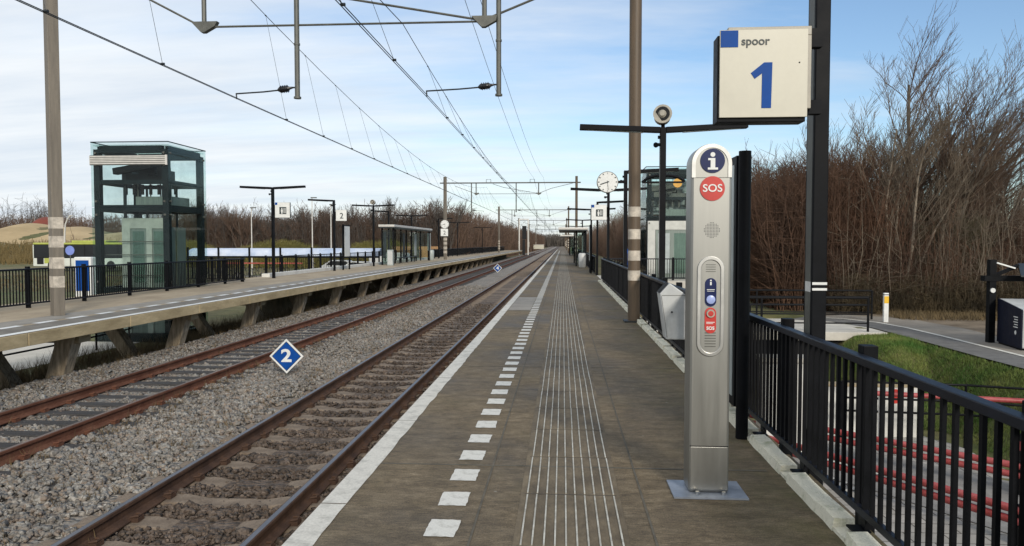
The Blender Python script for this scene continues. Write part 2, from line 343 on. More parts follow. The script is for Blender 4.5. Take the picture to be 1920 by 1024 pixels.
xs = np.concatenate([np.linspace(-700,-200,12), np.linspace(-190,-30,42), np.linspace(-28,-8,24), np.linspace(-6,1.1,5), np.linspace(1.25,16,70), np.linspace(17,60,18), np.linspace(80,700,14)])
ys = np.concatenate([np.linspace(-60,2,8), np.linspace(3,36,100), np.linspace(37.5,220,74), np.linspace(240,1800,30)])
GX, GY = np.meshgrid(xs, ys); GZ = gh(GX, GY) + .03*np.sin(GX*3.1+GY*1.7)*np.cos(GY*2.3-GX)*((GX>7)&(GY>14)&(GY<31)&(GX<10.6))
nx, ny = len(xs), len(ys); ii, jj = np.meshgrid(np.arange(nx-1), np.arange(ny-1)); b0 = (jj*nx+ii).ravel()
kind(np_obj('ground', np.stack([GX,GY,GZ],-1).reshape(-1,3), np.stack([b0,b0+1,b0+nx+1,b0+nx],1), M['ground'], smooth=True), 'structure')

# sandy dune top far left, lying just over the ground
def sheet(name, x0, x1, y0, y1, n, k, mat, dz, mask=None):
    gx, gy = np.meshgrid(np.linspace(x0,x1,n), np.linspace(y0,y1,k)); gz = gh(gx,gy)+dz
    a, b = np.meshgrid(np.arange(n-1), np.arange(k-1)); q = (b*n+a).ravel(); Fq = np.stack([q,q+1,q+n+1,q+n],1)
    if mask is not None: Fq = Fq[mask(gx.ravel()[q], gy.ravel()[q])]
    return np_obj(name, np.stack([gx,gy,gz],-1).reshape(-1,3), Fq, mat, smooth=True)
kind(sheet('dune_sand', -180, -52, 120, 180, 150, 70, M['sand'], .09, lambda X,Y: gh(X,Y) > .55+.9*np.sin(X*.17)+.5*np.sin(Y*.5+X*.3)), 'structure')
# lower road, paving, paths
pv = MB(); pv.quad((1.75,-2,-3.0),(16,-2,-3.0),(16,9,-3.0),(1.75,9,-3.0)); pv.quad((1.75,9,-3.0),(9.1,9,-3.0),(9.1,18.2,-3.0),(1.75,18.2,-3.0)); kind(pv.build('paving', M['paving']), 'structure')
B2 = [(2.6,18.0),(4.2,15.7),(5.47,13.83),(6.95,11.52),(8.6,9.2),(10.3,6.8)]
B1 = [(4.0,18.1),(4.9,17.2),(6.26,15.87),(8.34,13.87),(10.6,11.6)]
rd = MB(); za = -2.985
L2 = [(2.6,18.0),(4.2,15.9),(5.75,14.0),(7.2,11.75),(8.9,9.3),(10.6,6.8)]; L1 = [(4.2,18.9),(5.4,17.9),(7.0,16.3),(9.0,14.3),(11.4,12.0),(13.6,9.8)]
for i in range(5): rd.quad((*L2[i],za),(*L2[i+1],za),(*L1[i+1],za),(*L1[i],za))
kind(rd.build('road', pm('pale_road_asphalt', (.20,.19,.178), .9, 0, .15, 3, .25, (.29,.28,.262))), 'structure')
st = MB()
for t0, t1 in ((.0,.28),(.36,.7),(.9,1.15)):
    for i in (1,2,3):
        p = [np.array(L2[i])*(1-.45)+np.array(L1[i])*.45, np.array(L2[i+1])*(1-.45)+np.array(L1[i+1])*.45]; d = p[1]-p[0]; nrm = np.array((-d[1],d[0]))/np.linalg.norm(d)*.09
        a, b = p[0]+d*t0, p[0]+d*t1
        st.quad((*(a-nrm),za+.005),(*(b-nrm),za+.005),(*(b+nrm),za+.005),(*(a+nrm),za+.005))
for k in range(5):
    st.quad((4.55+k*.16,14.9-k*.24,za+.005),(4.95+k*.16,15.2-k*.24,za+.005),(5.0+k*.16,15.12-k*.24,za+.005),(4.6+k*.16,14.82-k*.24,za+.005))
kind(st.build('road_marking', M['paint']), 'structure')
def strip(name, pts, mat, dz):
    m_ = MB()
    for (a, b), (c_, d) in zip(pts[:-1], pts[1:]):
        m_.quad((*a,-1.36+dz),(*b,-1.36+dz),(*d,-1.36+dz),(*c_,-1.36+dz))
    return kind(m_.build(name, mat), 'structure')
cl_ = [(12.1,4),(12.0,12),(11.9,19.9),(11.95,24),(11.9,26.5),(11.6,28.2),(10.9,29.4),(9.6,30.2)]
strip('cycle_path', [((a-1.15+.35*(i>5),b-.9*(i>4)),(a,b)) for i,(a,b) in enumerate(cl_)], M['asphalt'], .02)
strip('path_line', [((a-.06,b-.03*(i>4)),(a+.09,b+.05*(i>4))) for i,(a,b) in enumerate(cl_)], M['paint'], .032)
strip('footpath', [((a,b),(a+1.7+.2*(i>3),b+1.0*(i>4))) for i,(a,b) in enumerate(cl_)], M['footpath'], .024)
vg = MB(); vg.quad((13.4,19,-1.352),(30,19,-1.352),(34,33,-1.352),(10.2,32.6,-1.352)); kind(vg.build('bare_earth_verge', pm('bare_earth', (.13,.095,.06), .95, 0, .3, 1.2, .4, (.25,.195,.135))), 'structure')
lp = MB(); lp.quad((-30,6,-1.735),(-14.2,6,-1.735),(-14.2,24,-1.735),(-24,24,-1.735)); kind(lp.build('pale_path', M['bridge']), 'structure')
lr = MB(); lr.quad((-90,72,-1.73),(-16,72,-1.73),(-16,92,-1.73),(-90,88,-1.73)); kind(lr.build('bus_road', M['asphalt']), 'structure')

# ------------------------------------------------------------------ ballast bed and tracks
RT = -.84
T1, T2 = -3.31, -7.29
def tx(Y): return 0.0
prof = [(-10.3,-1.42),(-9.95,-1.08),(-9.5,-1.0),(-8.6,-1.0),(-8.3,-1.035),(-6.3,-1.035),(-5.95,-1.01),(-5.3,-.99),(-4.95,-1.0),(-4.6,-1.045),(-4.3,-1.065),(-2.4,-1.065),(-1.0,-1.065)]
bb = MB(); yy = [-6]+[i*2.0 for i in range(0,30)]+[60+i*12 for i in range(0,60)]
V = [(x, y, z+.012*sin(y*1.7+x*3)) for y in yy for x, z in prof]; k = len(prof)
bb.add(V, [(j*k+i, j*k+i+1, (j+1)*k+i+1, (j+1)*k+i) for j in range(len(yy)-1) for i in range(k-1)])
kind(bb.build('ballast_bed', M['ballast'], smooth=True), 'structure')
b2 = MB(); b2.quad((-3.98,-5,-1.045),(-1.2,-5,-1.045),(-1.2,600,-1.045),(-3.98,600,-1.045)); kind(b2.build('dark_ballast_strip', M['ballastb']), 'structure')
railp = [(-.075,-.16),(.075,-.16),(.075,-.148),(.02,-.13),(.0085,-.115),(.0085,-.045),(.036,-.034),(.036,-.006),(.03,0),(-.03,0),(-.036,-.006),(-.036,-.034),(-.0085,-.045),(-.0085,-.115),(-.02,-.13),(-.075,-.148)]
def track(name, label, xc, rm, tm, sm, L, sw, zc, group):
    t = thing(name, label, 'railway track', (xc,0,RT), 0, group)
    for sx in (-.755,.755):
        o = MB().prism([(a+sx,b) for a,b in railp], -6, 600, 'y').build('rail', rm, t)
        MB().bx(sx-.024,sx+.024,-6,600,-.002,.002).build('running_surface', tm, o)
    fm = MB()
    first = None
    for i in range(95):
        y = 3.0+.6*i
        if first is None:
            s_ = MB(); hw = sw/2
            if zc:   # concrete: high under the rails, dipping to the middle
                pr = [(-L/2,-.30),(-L/2,-.20),(-L/2+.06,-.172),(-.52,-.166),(-.3,-.20),(.3,-.20),(.52,-.166),(L/2-.06,-.172),(L/2,-.20),(L/2,-.30)]
            else: pr = [(-L/2,-.30),(-L/2,-.162),(L/2,-.162),(L/2,-.30)]
            s_.prism(pr, -hw, hw, 'y'); first = s_.build('sleeper', sm, t, bev=.02); o = first
        else:
            o = first.copy(); COL.objects.link(o); o.parent = t
        o.location = (random.uniform(-.015,.015), y, random.uniform(-.012,.004)); o.rotation_euler = (0,0,random.uniform(-.012,.012))
    sl_ = sorted([c for c in t.children if c.name.startswith('sleeper')], key=lambda c: c.location.y)[:42]; cm = None
    for c in sl_:
        for q in (-.845,-.665,.665,.845):
            if cm is None: cm = MB().bx(-.042,.042,-.055,.055,-.166,-.126).tube([(-.03,-.05,-.118),(.03,-.03,-.112),(.03,.03,-.112),(-.03,.05,-.118)],.011,6).build('rail_clip', rm, c); k2 = cm
            else: k2 = cm.copy(); COL.objects.link(k2); k2.parent = c
            k2.location = (q,0,0)
    far = MB()
    for i in range(240):
        y = 60+.6*i; far.bx(-L/2,L/2,y-sw/2,y+sw/2,-.3,-.172)
    kind(far.build('sleeper', sm, t), 'stuff')
    return t
track('railway_track', 'dark brown rails on concrete sleepers beside the near platform edge', T1, M['raildark'], M['railtop'], M['sleeperc'], 2.5, .27, True, 'railway tracks')
track('railway_track', 'orange rusty rails on dark timber sleepers below the far platform', T2, M['railrust'], M['railtop2'], M['sleeperw'], 2.5, .24, False, 'railway tracks')

# loose stones: real geometry, several rock shapes
ph = (1+5**.5)/2
ICO = np.array([(-1,ph,0),(1,ph,0),(-1,-ph,0),(1,-ph,0),(0,-1,ph),(0,1,ph),(0,-1,-ph),(0,1,-ph),(ph,0,-1),(ph,0,1),(-ph,0,-1),(-ph,0,1)])/1.9
ICF = np.array([(0,11,5),(0,5,1),(0,1,7),(0,7,10),(0,10,11),(1,5,9),(5,11,4),(11,10,2),(10,7,6),(7,1,8),(3,9,4),(3,4,2),(3,2,6),(3,6,8),(3,8,9),(4,9,5),(2,4,11),(6,2,10),(8,6,7),(9,8,1)])
ROCK = [ICO*rng.uniform(.55,1.25,(12,1))*np.array([1,rng.uniform(.6,.9),rng.uniform(.5,.8)]) for _ in range(10)]
def rocks(name, pts, size, mat):
    N = len(pts); A = rng.uniform(0,2*pi,N); B = rng.uniform(-.7,.7,N); sz = size*rng.lognormal(0,.36,N)
    base = np.array(ROCK)[rng.integers(0,10,N)]*sz[:,None,None]
    cb_, sb_ = np.cos(B)[:,None], np.sin(B)[:,None]; x, y, z = base[...,0], base[...,1], base[...,2]
    y, z = y*cb_-z*sb_, y*sb_+z*cb_; ca, sa = np.cos(A)[:,None], np.sin(A)[:,None]; x, y = x*ca-y*sa, x*sa+y*ca
    V = np.stack([x,y,z],-1)+pts[:,None,:]; Fc = (np.arange(N)[:,None,None]*12+ICF[None]).reshape(-1,3)
    return kind(np_obj(name, V.reshape(-1,3), Fc, mat), 'stuff')
def scatter(x0,x1,y0,y1,dens):
    N = int((x1-x0)*(y1-y0)*dens); X = rng.uniform(x0,x1,N); Y = rng.uniform(y0,y1,N)
    keep = X > -.95*Y-1; return X[keep], Y[keep]
px, pz = [p[0] for p in prof], [p[1] for p in prof]
def bed(X): return np.interp(X, px, pz)
P = []
for (x0,x1) in ((-10.05,-8.12),(-7.95,-6.62),(-6.46,-4.15)):
    for (y0,y1,d) in ((3.,9.,620),(9.,16.,430),(16.,28.,200),(28,45,90)):
        X, Y = scatter(x0,x1,y0,y1,d); hump = .035*np.sin(Y*.9+X*2)*np.cos(X*1.7-Y*.35)
        inner = ((X>-8.0)&(X<-6.6))
        P.append(np.stack([X,Y,bed(X)+rng.uniform(-.005,.03,len(X))+np.where(inner, -.022, np.maximum(hump,0))],-1))
P = np.concatenate(P)
# keep the sleepers of the far track partly clear, and the concrete sleeper ends
ph_ = np.abs(((P[:,1]-3.0+.3)%.6)-.3); onsl = (ph_ < .15)
keep = ~(onsl & (P[:,0]>-8.5)&(P[:,0]<-6.05) & (rng.random(len(P))<.96)) & ~(onsl & (P[:,0]>-4.66)); P = P[keep]
rocks('ballast_stones', P, .036, M['ballast'])
P = []
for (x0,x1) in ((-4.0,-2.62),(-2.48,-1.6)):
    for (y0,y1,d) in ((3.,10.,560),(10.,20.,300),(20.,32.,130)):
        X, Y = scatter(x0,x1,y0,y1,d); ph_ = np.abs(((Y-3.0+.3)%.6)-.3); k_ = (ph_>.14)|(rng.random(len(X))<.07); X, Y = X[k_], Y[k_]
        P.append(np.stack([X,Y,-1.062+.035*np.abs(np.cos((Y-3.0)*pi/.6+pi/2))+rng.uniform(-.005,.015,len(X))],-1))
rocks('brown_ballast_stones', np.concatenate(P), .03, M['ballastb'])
X, Y = scatter(-8.35,-7.7,6,40,60); X2, Y2 = scatter(-6.85,-6.2,6,40,60); X3, Y3 = scatter(-4.3,-3.85,3,30,60)
X = np.concatenate([X,X2,X3]); Y = np.concatenate([Y,Y2,Y3]); rocks('rusty_ballast_stones', np.stack([X,Y,bed(X)+.012+0*X],-1), .03, M['ballastr'])

# ------------------------------------------------------------------ near platform
PE = -1.465
pf = MB(); pf.bx(PE,1.70,-6,420,-.22,0); plat = kind(pf.build('platform', M['platform']), 'structure')
MB().bx(-.95,1.66,-6,420,-3.3,-.225).build('platform_wall', M['concrete'], plat)
MB().bx(1.70,6.6,31.6,37.2,-.3,-.003).build('landing', M['bridge'], plat)
el = MB(); random.seed(3)
y = -2.0
while y < 200:
    y2 = y+2.11; a = PE+.16+random.uniform(-.006,.01); n_ = 14 if y < 40 else 1
    for k in range(n_):
        ya, yb = y+(y2-y)*k/n_, y+(y2-y)*(k+1)/n_; a2 = PE+.16+random.uniform(-.007,.007); el.quad((PE+.004,ya,.004),(a,ya,.004),(a2,yb,.004),(PE+.004,yb,.004)); a = a2
    y = y2+.012
el.build('edge_line', M['paintL'], plat)
def ragged(w, h, n, j):
    e = [(-w+2*w*k/n, -h) for k in range(n)]+[(w, -h+2*h*k/n) for k in range(n)]+[(w-2*w*k/n, h) for k in range(n)]+[(-w, h-2*h*k/n) for k in range(n)]
    return [(a+random.uniform(-j,j), b+random.uniform(-j,j), 0) for a, b in e]
dashes = []
for i in range(100):
    y = 2.6+.474*i
    if len(dashes) < 12:
        q = ragged(.086, .123, 7, .0035); dashes.append(MB().add(q, [tuple(range(len(q)))]).build('edge_dash', M['paint'], plat)); o = dashes[-1]
    else: o = dashes[(i*5)%12].copy(); COL.objects.link(o); o.parent = plat
    o.location = (-.662+random.uniform(-.004,.004), y, .004); o.rotation_euler = (0,0,random.uniform(-.02,.02))
dm = MB()
for i in range(250):
    y = 2.6+.474*(100+i); dm.quad((-.75,y-.125,.004),(-.574,y-.125,.004),(-.574,y+.125,.004),(-.75,y+.125,.004))
kind(dm.build('edge_dash', M['paint'], plat), 'stuff')
dk = MB(); dk.quad((-.26,-3,.003),(.36,-3,.003),(.36,160,.003),(-.26,160,.003))
m_ = pm('dark_tactile_strip', (.095,.071,.043), .85, 0, .35, 5, .25, (.21,.164,.104), st=(1,.5,1)); dk.build('tactile_strip', m_, plat)
for k_ in range(10):
    x = -.215+.0595*k_; rb = MB(); y = 3.0
    while y < 150:
        L_ = .78 if y < 60 else 4.9; y2 = y+L_
        jx = random.uniform(-.002,.002); rb.bx(x-.0045+jx,x+.0045+jx,y,y2,.002,.009); y = y2+.035
        if abs(((y-.95)%4.25)-4.25) < .5 and y < 60: y += .03
    rb.build('tactile_rib', M['rib'], plat)
cr = MB(); y = 3.0-.02
while y < 40: cr.bx(-.235,.34,y,y+.008,.003,.0045); y += .815
cr.build('tactile_cross_joint', M['drain'], plat)
jn = MB(); jn.quad((-.497,-3,.0035),(-.483,-3,.0035),(-.483,150,.0035),(-.497,150,.0035)); jn.quad((.492,-3,.0035),(.506,-3,.0035),(.506,150,.0035),(.492,150,.0035))
jn.build('slab_joint', M['joint'], plat)
for i in range(14):
    y = .95+4.25*i; MB().bx(PE+.165,1.42,y-.012,y+.012,.0,.0032).build('slab_joint', M['joint'], plat)
MB().quad((-1.29,17.5,.0038),(-.76,17.5,.0038),(-.76,21.8,.0038),(-1.29,21.8,.0038)).build('pale_slab', M['patch'], plat)
# kerb under the fence: rough cast blocks with notches for the fence feet
kb = MB(); FX = 1.62; feet = [1.05+1.0*i for i in range(31)]
def kerb_run(y0, y1):
    n = max(2, int((y1-y0)/.16)); top = []; 
    for i in range(n+1):
        y = y0+(y1-y0)*i/n; top.append((y, 1.495+random.uniform(-.006,.006), .062+random.uniform(-.007,.007)))
    V = []
    for y, x, z in top: V += [(x-.012,y,0.0),(x,y,z),(1.605,y,z+.004),(1.612,y,-.2)]
    kb.add(V, [(4*i+j,4*i+j+1,4*i+5+j,4*i+4+j) for i in range(n) for j in range(3)]+[(0,1,2,3),(4*n+3,4*n+2,4*n+1,4*n)])
for a, b in zip([-1]+feet, feet+[31.4]): kerb_run(a+.085, b-.085)
for f_ in feet: kb.bx(1.49,1.61,f_-.083,f_+.083,-.1,.022)
kb.build('kerb', M['kerb'], plat)

# ------------------------------------------------------------------ fences
def fence(label, p0, p1, z, posts, cat='fence', single=False, off=.06, group='black baluster fences', feet_=None, h=.945, bars=True, step=.1, name='baluster_fence'):
    """run from p0 to p1 (x,y); local x runs along the fence"""
    L = math.hypot(p1[0]-p0[0], p1[1]-p0[1]); rz = math.atan2(p1[1]-p0[1], p1[0]-p0[0])
    t = thing(name, label, cat, (p0[0],p0[1],z), rz, group)
    MB().bx(0,L,-.032,.032,h-.045,h).build('handrail', M['blackrail'], t, bev=.006)
    MB().bx(0,L,-.014,.014,.085,.125).build('bottom_rail', M['blackrail'], t)
    for q in posts:
        MB().bx(q-.04,q+.04,-off-.045,-off+.035,-.22,h+.045).build('post', M['black'], t, bev=.004)
    if bars:
        edges = [0]+[q for q in posts if 0 < q < L]+[L]
        proto = None; n = 0
        if single:
            x = .05
            while x < L:
                if proto is None: proto = MB().bx(-.012,.012,-.0095,.0095,.125,h-.045).build('baluster', M['black'], t); o = proto
                else: o = proto.copy(); COL.objects.link(o); o.parent = t
                o.location = (x,0,0); x += step
        else:
            for a, b in zip(edges[:-1], edges[1:]):
                if b-a < .2: continue
                pb = MB(); x = a+.06
                while x < b-.03: pb.bx(x-.011,x+.011,-.010,.010,.125,h-.045); x += step
                pb.build('baluster_panel', M['black'], t)
    for f_ in (feet_ or []):
        MB().bx(f_-.05,f_+.05,-.02,.075,.012,.022).bx(f_-.045,f_+.045,-.012,.012,.03,.09).build('foot_bracket', M['black'], t)
    return t
fence('black baluster fence on the mossy kerb beside the information pillar', (FX,1.2), (FX,7.0), .03, [.06,1.52,3.0,4.47,5.75], single=True, feet_=[f-1.2 for f in feet[1:6]])
fence('black baluster fence on the kerb behind the grey litter bin and brown mast', (FX,7.06), (FX,31.3), .03, [1.5*i+.8 for i in range(16)], feet_=[f-7.06 for f in feet[7:30]])
fence('short black fence across the landing in front of the right lift', (1.75,32.4), (6.2,32.4), .0, [.05,1.5,3.0,4.4])
fence('long dark fence along the back of the near platform beyond the lift', (FX,37.2), (FX,130), .0, [2.2*i+.05 for i in range(42)], step=.14)
fence('black baluster fence in front of the left glass lift', (-12.6,9.5), (-12.75,29.0), .05, [2.1*i+1.0 for i in range(9)]+[19.4], off=-.05)
fence('black fence returning towards the bicycle park beside the left lift', (-12.8,29.1), (-15.6,29.3), .05, [.1,1.4,2.7], off=-.05)
fence('black fence with white kerb behind the information sign lamp', (-13.6,33.2), (-13.75,72), .05, [1.95*i+.1 for i in range(20)], off=-.05, step=.3)
fence('dark close fence at the far end of the far platform', (-13.4,74), (-12.6,160), .05, [3*i+.1 for i in range(29)], off=-.05, step=.12)

# ------------------------------------------------------------------ far platform
FZ = .05
fp = MB(); fp.bx(-14.0,-9.18,-6,175,-.10+FZ,FZ); fplat = kind(fp.build('far_platform', M['platform2']), 'structure')
for i in range(60):
    y0 = -6+3.02*i; MB().bx(-9.24+random.uniform(-.004,.004),-9.17,y0,y0+3.0,-.235+FZ,FZ-.012).build('edge_beam', M['fascia'], fplat, bev=.01)
MB().bx(-13.4,-9.7,-6,175,-.24+FZ,-.101+FZ).build('deck_soffit', M['concrete'], fplat)
MB().quad((-9.36,-6,FZ+.004),(-9.183,-6,FZ+.004),(-9.183,175,FZ+.004),(-9.36,175,FZ+.004)).build('edge_line', M['white'], fplat)
MB().quad((-9.98,-6,FZ+.003),(-9.37,-6,FZ+.003),(-9.37,175,FZ+.003),(-9.98,175,FZ+.003)).build('dark_band', M['platform3'], fplat)
MB().quad((-10.85,-6,FZ+.003),(-10.15,-6,FZ+.003),(-10.15,175,FZ+.003),(-10.85,175,FZ+.003)).build('pale_band', M['patch'], fplat)
dash = None
for i in range(100):
    if dash is None: dash = MB().quad((-.08,-.28,0),(.08,-.28,0),(.08,.28,0),(-.08,.28,0)).build('edge_dash', M['white'], fplat); o = dash
    else: o = dash.copy(); COL.objects.link(o); o.parent = fplat
    o.location = (-10.06,9.0+.95*i,FZ+.006)
MB().bx(-13.72,-13.35,33,73,FZ-.1,FZ+.16).build('back_kerb', M['stonew'], fplat)
for i in range(22):
    y = 9.5+4.4*i
    pr = MB().beam((-10.1,y,-1.6),(-9.68,y+.05,-.24+FZ),.34,.30).build('pier', M['pier'], fplat, bev=.02)
    MB().beam((-11.4,y+.9,-1.75),(-12.5,y+.9,-.24+FZ),.34,.30).build('pier', M['pier'], fplat, bev=.02)
    MB().bx(-13.2,-9.45,y-.05,y+.32,-.42+FZ,-.243+FZ).build('cross_beam', M['concrete'], fplat, bev=.01)
MB().bx(-13.2,-12.9,31,170,-1.8,-.245+FZ).build('back_wall', M['concrete'], fplat)

# ------------------------------------------------------------------ catenary portals
def portal(label, Y, xl, xr, zb, tubes, arms, mat_l, mat_r, top=8.0, group='catenary portals over the tracks'):
    t = thing('catenary_portal', label, 'catenary portal', (0,Y,0), 0, group)
    for x, mt, b in ((xl, mat_l, FZ), (xr, mat_r, 0)):
        mm = MB(); w_, d_ = (.33,.30) if x == xl else (.24,.24)
        if x == xl:   # box mast turned so that two faces show
            sec = [(-.17,-.01),(.03,-.17),(.17,-.015),(-.03,.16)]; mm.prism([(x+a,c) for a,c in sec], b, top, 'z')
            mast = mm.build('mast', mt, t, bev=.008)
        else:
            mm.tube([(x,0,b),(x,0,top)], .122, 20); mast = mm.build('mast', mt, t, smooth=True)
        bs_ = (1.55,1.95,2.4,2.8) if x == xl else (1.12,1.52,1.95,2.4)
        for j, zb_ in enumerate(bs_):
            if x == xl: MB().prism([(x+a*1.02,c*1.02) for a,c in sec], zb_-.9, zb_-.66, 'z').build('reflective_band', M['band'], mast)
            else: MB().tube([(x,0,zb_-.28),(x,0,zb_-.08)], .1245, 20).build('reflective_band', M['band'], mast, smooth=True)
        if x == xr:
            MB().bx(x-.2,x+.2,-.2,.2,.002,.03).build('base_plate', M['dark'], mast)
    bm_ = MB(); bm_.tube([(xl-.5,0,zb),(xr+.4,0,zb)], .06, 8)
    bm_.build('beam', M['galv'], t, smooth=True)
    (xs1, xs2, zt), (xa, xb_, za_) = tubes, arms
    for xs_ in (xs1, xs2): MB().tube([(xs_,0,zt-.06),(xs_,0,zb)], .05, 8).build('drop_tube', M['galv'], t, smooth=True)
    MB().tube([(xs1,0,zt),(xs2,0,zt)], .022, 6).build('tie_tube', M['galv'], t)
    bb_ = MB(); bb_.tube([(xs1-.1,0,zt+.03),(xs1-2.0,0,zb-.3)],.024,6); bb_.tube([(xs2-.2,0,zt+.05),(xs2-3.4,0,zt+.62),(xs1+1.6,0,zb-.1)],.024,6); bb_.tube([(xs2,0,zt+.03),(xs2+1.2,0,zt+.5),(xr-.3,0,zb-.05)],.024,6)
    bb_.build('brace_tube', M['galv'], t)
    for xs_, sg in ((xs1,1),(xs2,-1)):
        MB().prism([(xs_-.26,zt+.10),(xs_+.30*sg if sg>0 else xs_+.26,zt+.10),(xs_+.24,zt+.0),(xs_+.02,zt-.12),(xs_-.05,zt-.12)],-.06,.06,'y').build('gusset', M['galv'], t)
    for xs_, xw in ((xa[0],xa[1]),(xb_[0],xb_[1])):
        dt = MB(); dt.tube([(xs_,0,za_-.12),(xs_,0,zb)], .052, 10); dt.tube([(xs_,0,za_-.13),(xs_,0,za_-.09)],.075,10)
        for q in (1.0,2.1): dt.tube([(xs_,0,za_+q-.04),(xs_,0,za_+q)],.064,10)
        o = dt.build('drop_tube', M['galv'], t, smooth=True)
        sg = 1 if xw > xs_ else -1; ins = MB(); x0 = xs_+sg*.10
        ins.tube([(x0,0,za_+.1),(x0+sg*.06,0,za_+.09),(x0+sg*.1,0,za_+.08),(x0+sg*.27,0,za_+.06),(x0+sg*.32,0,za_+.05)],[.02,.03,.06,.06,.02],10)
        for q in range(4): ins.tube([(x0+sg*(.1+.045*q),0,za_+.08-.004*q),(x0+sg*(.112+.045*q),0,za_+.078-.004*q)],.078,10)
        ins.build('insulator', M['insul'], t, smooth=True)
        am = MB(); am.tube([(xs_,0,za_+.1),(x0,0,za_+.1)],.018,6); am.tube([(x0+sg*.3,0,za_+.05),(xs_+sg*(abs(xw-xs_)*.55),0,za_+.02),(xw,0,za_-.01)],.016,6); am.tube([(xw,0,za_+.0),(xw+.01,0,za_-.12)],.014,6)
        am.build('steady_arm', M['wire'], t)
    br = MB()
    for x in (xs1+1.2, xs2-.6):
        br.tube([(x-.22,0,zb),(x-.22,0,zb+.32),(x+.22,0,zb+.32),(x+.22,0,zb)],.03,6)
    br.build('feeder_bracket', M['galv'], t)
    return t
ZB = 7.4
P1Y = 15.1
portal('nearest catenary portal with pale left mast and brown right mast beside the platform', P1Y, -10.75, 1.44, ZB, (-7.43,-1.59,6.07), ((-5.47,-6.77),(-1.30,-2.78),4.70), M['mastlight'], M['mastbrown'])
PY = [15.1, 71.0, 128.0, 186.0, 244.0, 305.0]
labs = ['catenary portal whose grey left mast carries a clock on the far platform', 'third catenary portal along, its thin left mast in front of the brown wood', 'fourth catenary portal along, small above the end of the far platform', 'fifth catenary portal along, tiny above the far tracks', 'last and smallest catenary portal in the distance']
for i, Y in enumerate(PY[1:]):
    portal(labs[i], Y, -11.0 if i else -11.3, 1.0+.3*(i==0)-.0*i, ZB, (-8.3,-2.3,6.35), ((-8.75,-7.6),(-4.45,-3.9),4.72), M['mastlight'], M['mastbrown'], top=8.0, group='catenary portals over the tracks')

# ------------------------------------------------------------------ overhead wires
def overhead(label, xw0, xw1, xm0, xm1, zm0, zmid, zm1, group='overhead lines above the tracks'):
    t = thing('overhead_line', label, 'overhead line', (0,0,0), 0, group)
    ys_ = [-42.0]+PY; zc = 4.60
    cx = [xw1]+[xw0 if i % 2 == 0 else xw1 for i in range(len(PY))]; mx = [xm1, xm0]+[xm1]*5; mz = [zm1, zm0]+[zm1]*5
    for dx in (-.02,.02):
        MB().tube([(x+dx,y,zc+.02*(i>1)) for i,(x,y) in enumerate(zip(cx,ys_))], .0072, 6).build('contact_wire', M['wire'], t)
    mp_ = []; drops = []
    for i in range(len(ys_)-1):
        y0, y1 = ys_[i], ys_[i+1]
        for q in range(16+(i==len(ys_)-2)):
            s_ = q/16; zz_ = mz[i]*(1-s_)+mz[i+1]*s_; sag = ((mz[i]+mz[i+1])/2-zmid)*4*s_*(1-s_)
            mp_.append((mx[i]*(1-s_)+mx[i+1]*s_, y0+(y1-y0)*s_, zz_-sag))
        n = 20
        for q in range(1,n):
            s_ = q/n; y = y0+(y1-y0)*s_; zz_ = mz[i]*(1-s_)+mz[i+1]*s_; sag = ((mz[i]+mz[i+1])/2-zmid)*4*s_*(1-s_)
            drops.append(((mx[i]*(1-s_)+mx[i+1]*s_, y, zz_-sag), (cx[i]*(1-s_)+cx[i+1]*s_, y, zc)))
    MB().tube(mp_, .0085, 6).build('messenger_wire', M['wire'], t)
    for a, b in drops[:95]:
        if a[2]-b[2] < .05: continue
        d_ = MB(); d_.tube([a,b], .0042, 4); d_.tube([(b[0]-.03,b[1],b[2]+.02),(b[0]+.03,b[1],b[2]+.02)],.022,6); d_.tube([(a[0],a[1]-.03,a[2]),(a[0],a[1]+.03,a[2])],.016,6); d_.build('dropper', M['wire'], t)
    return t
overhead('contact wire, messenger and droppers above the track at the near platform', -2.78, -2.95, -3.26, -3.2, 6.05, 5.15, 6.6)
overhead('contact wire, messenger and droppers above the rusty far track', -6.77, -6.6, -7.25, -7.3, 7.45, 5.75, 7.0)
for x, lab in ((-2.45,'left one of the two feeder wires running over the portals'),(-2.1,'right one of the two feeder wires running over the portals')):
    pts = []; yf = [-42.0]+PY; zf = [7.9]*7
    for i in range(6):
        for q in range(12): s_ = q/12; pts.append((x-(.35 if x<-2.3 else -.25)*min(1,max(0,(yf[i]+(yf[i+1]-yf[i])*s_-15)/56)), yf[i]+(yf[i+1]-yf[i])*s_, 7.9-.75*4*s_*(1-s_)))
    o = thing('feeder_wire', lab, 'cable', (0,0,0), 0, 'feeder wires'); MB().tube(pts, .0075, 6).build('cable', M['wire'], o)

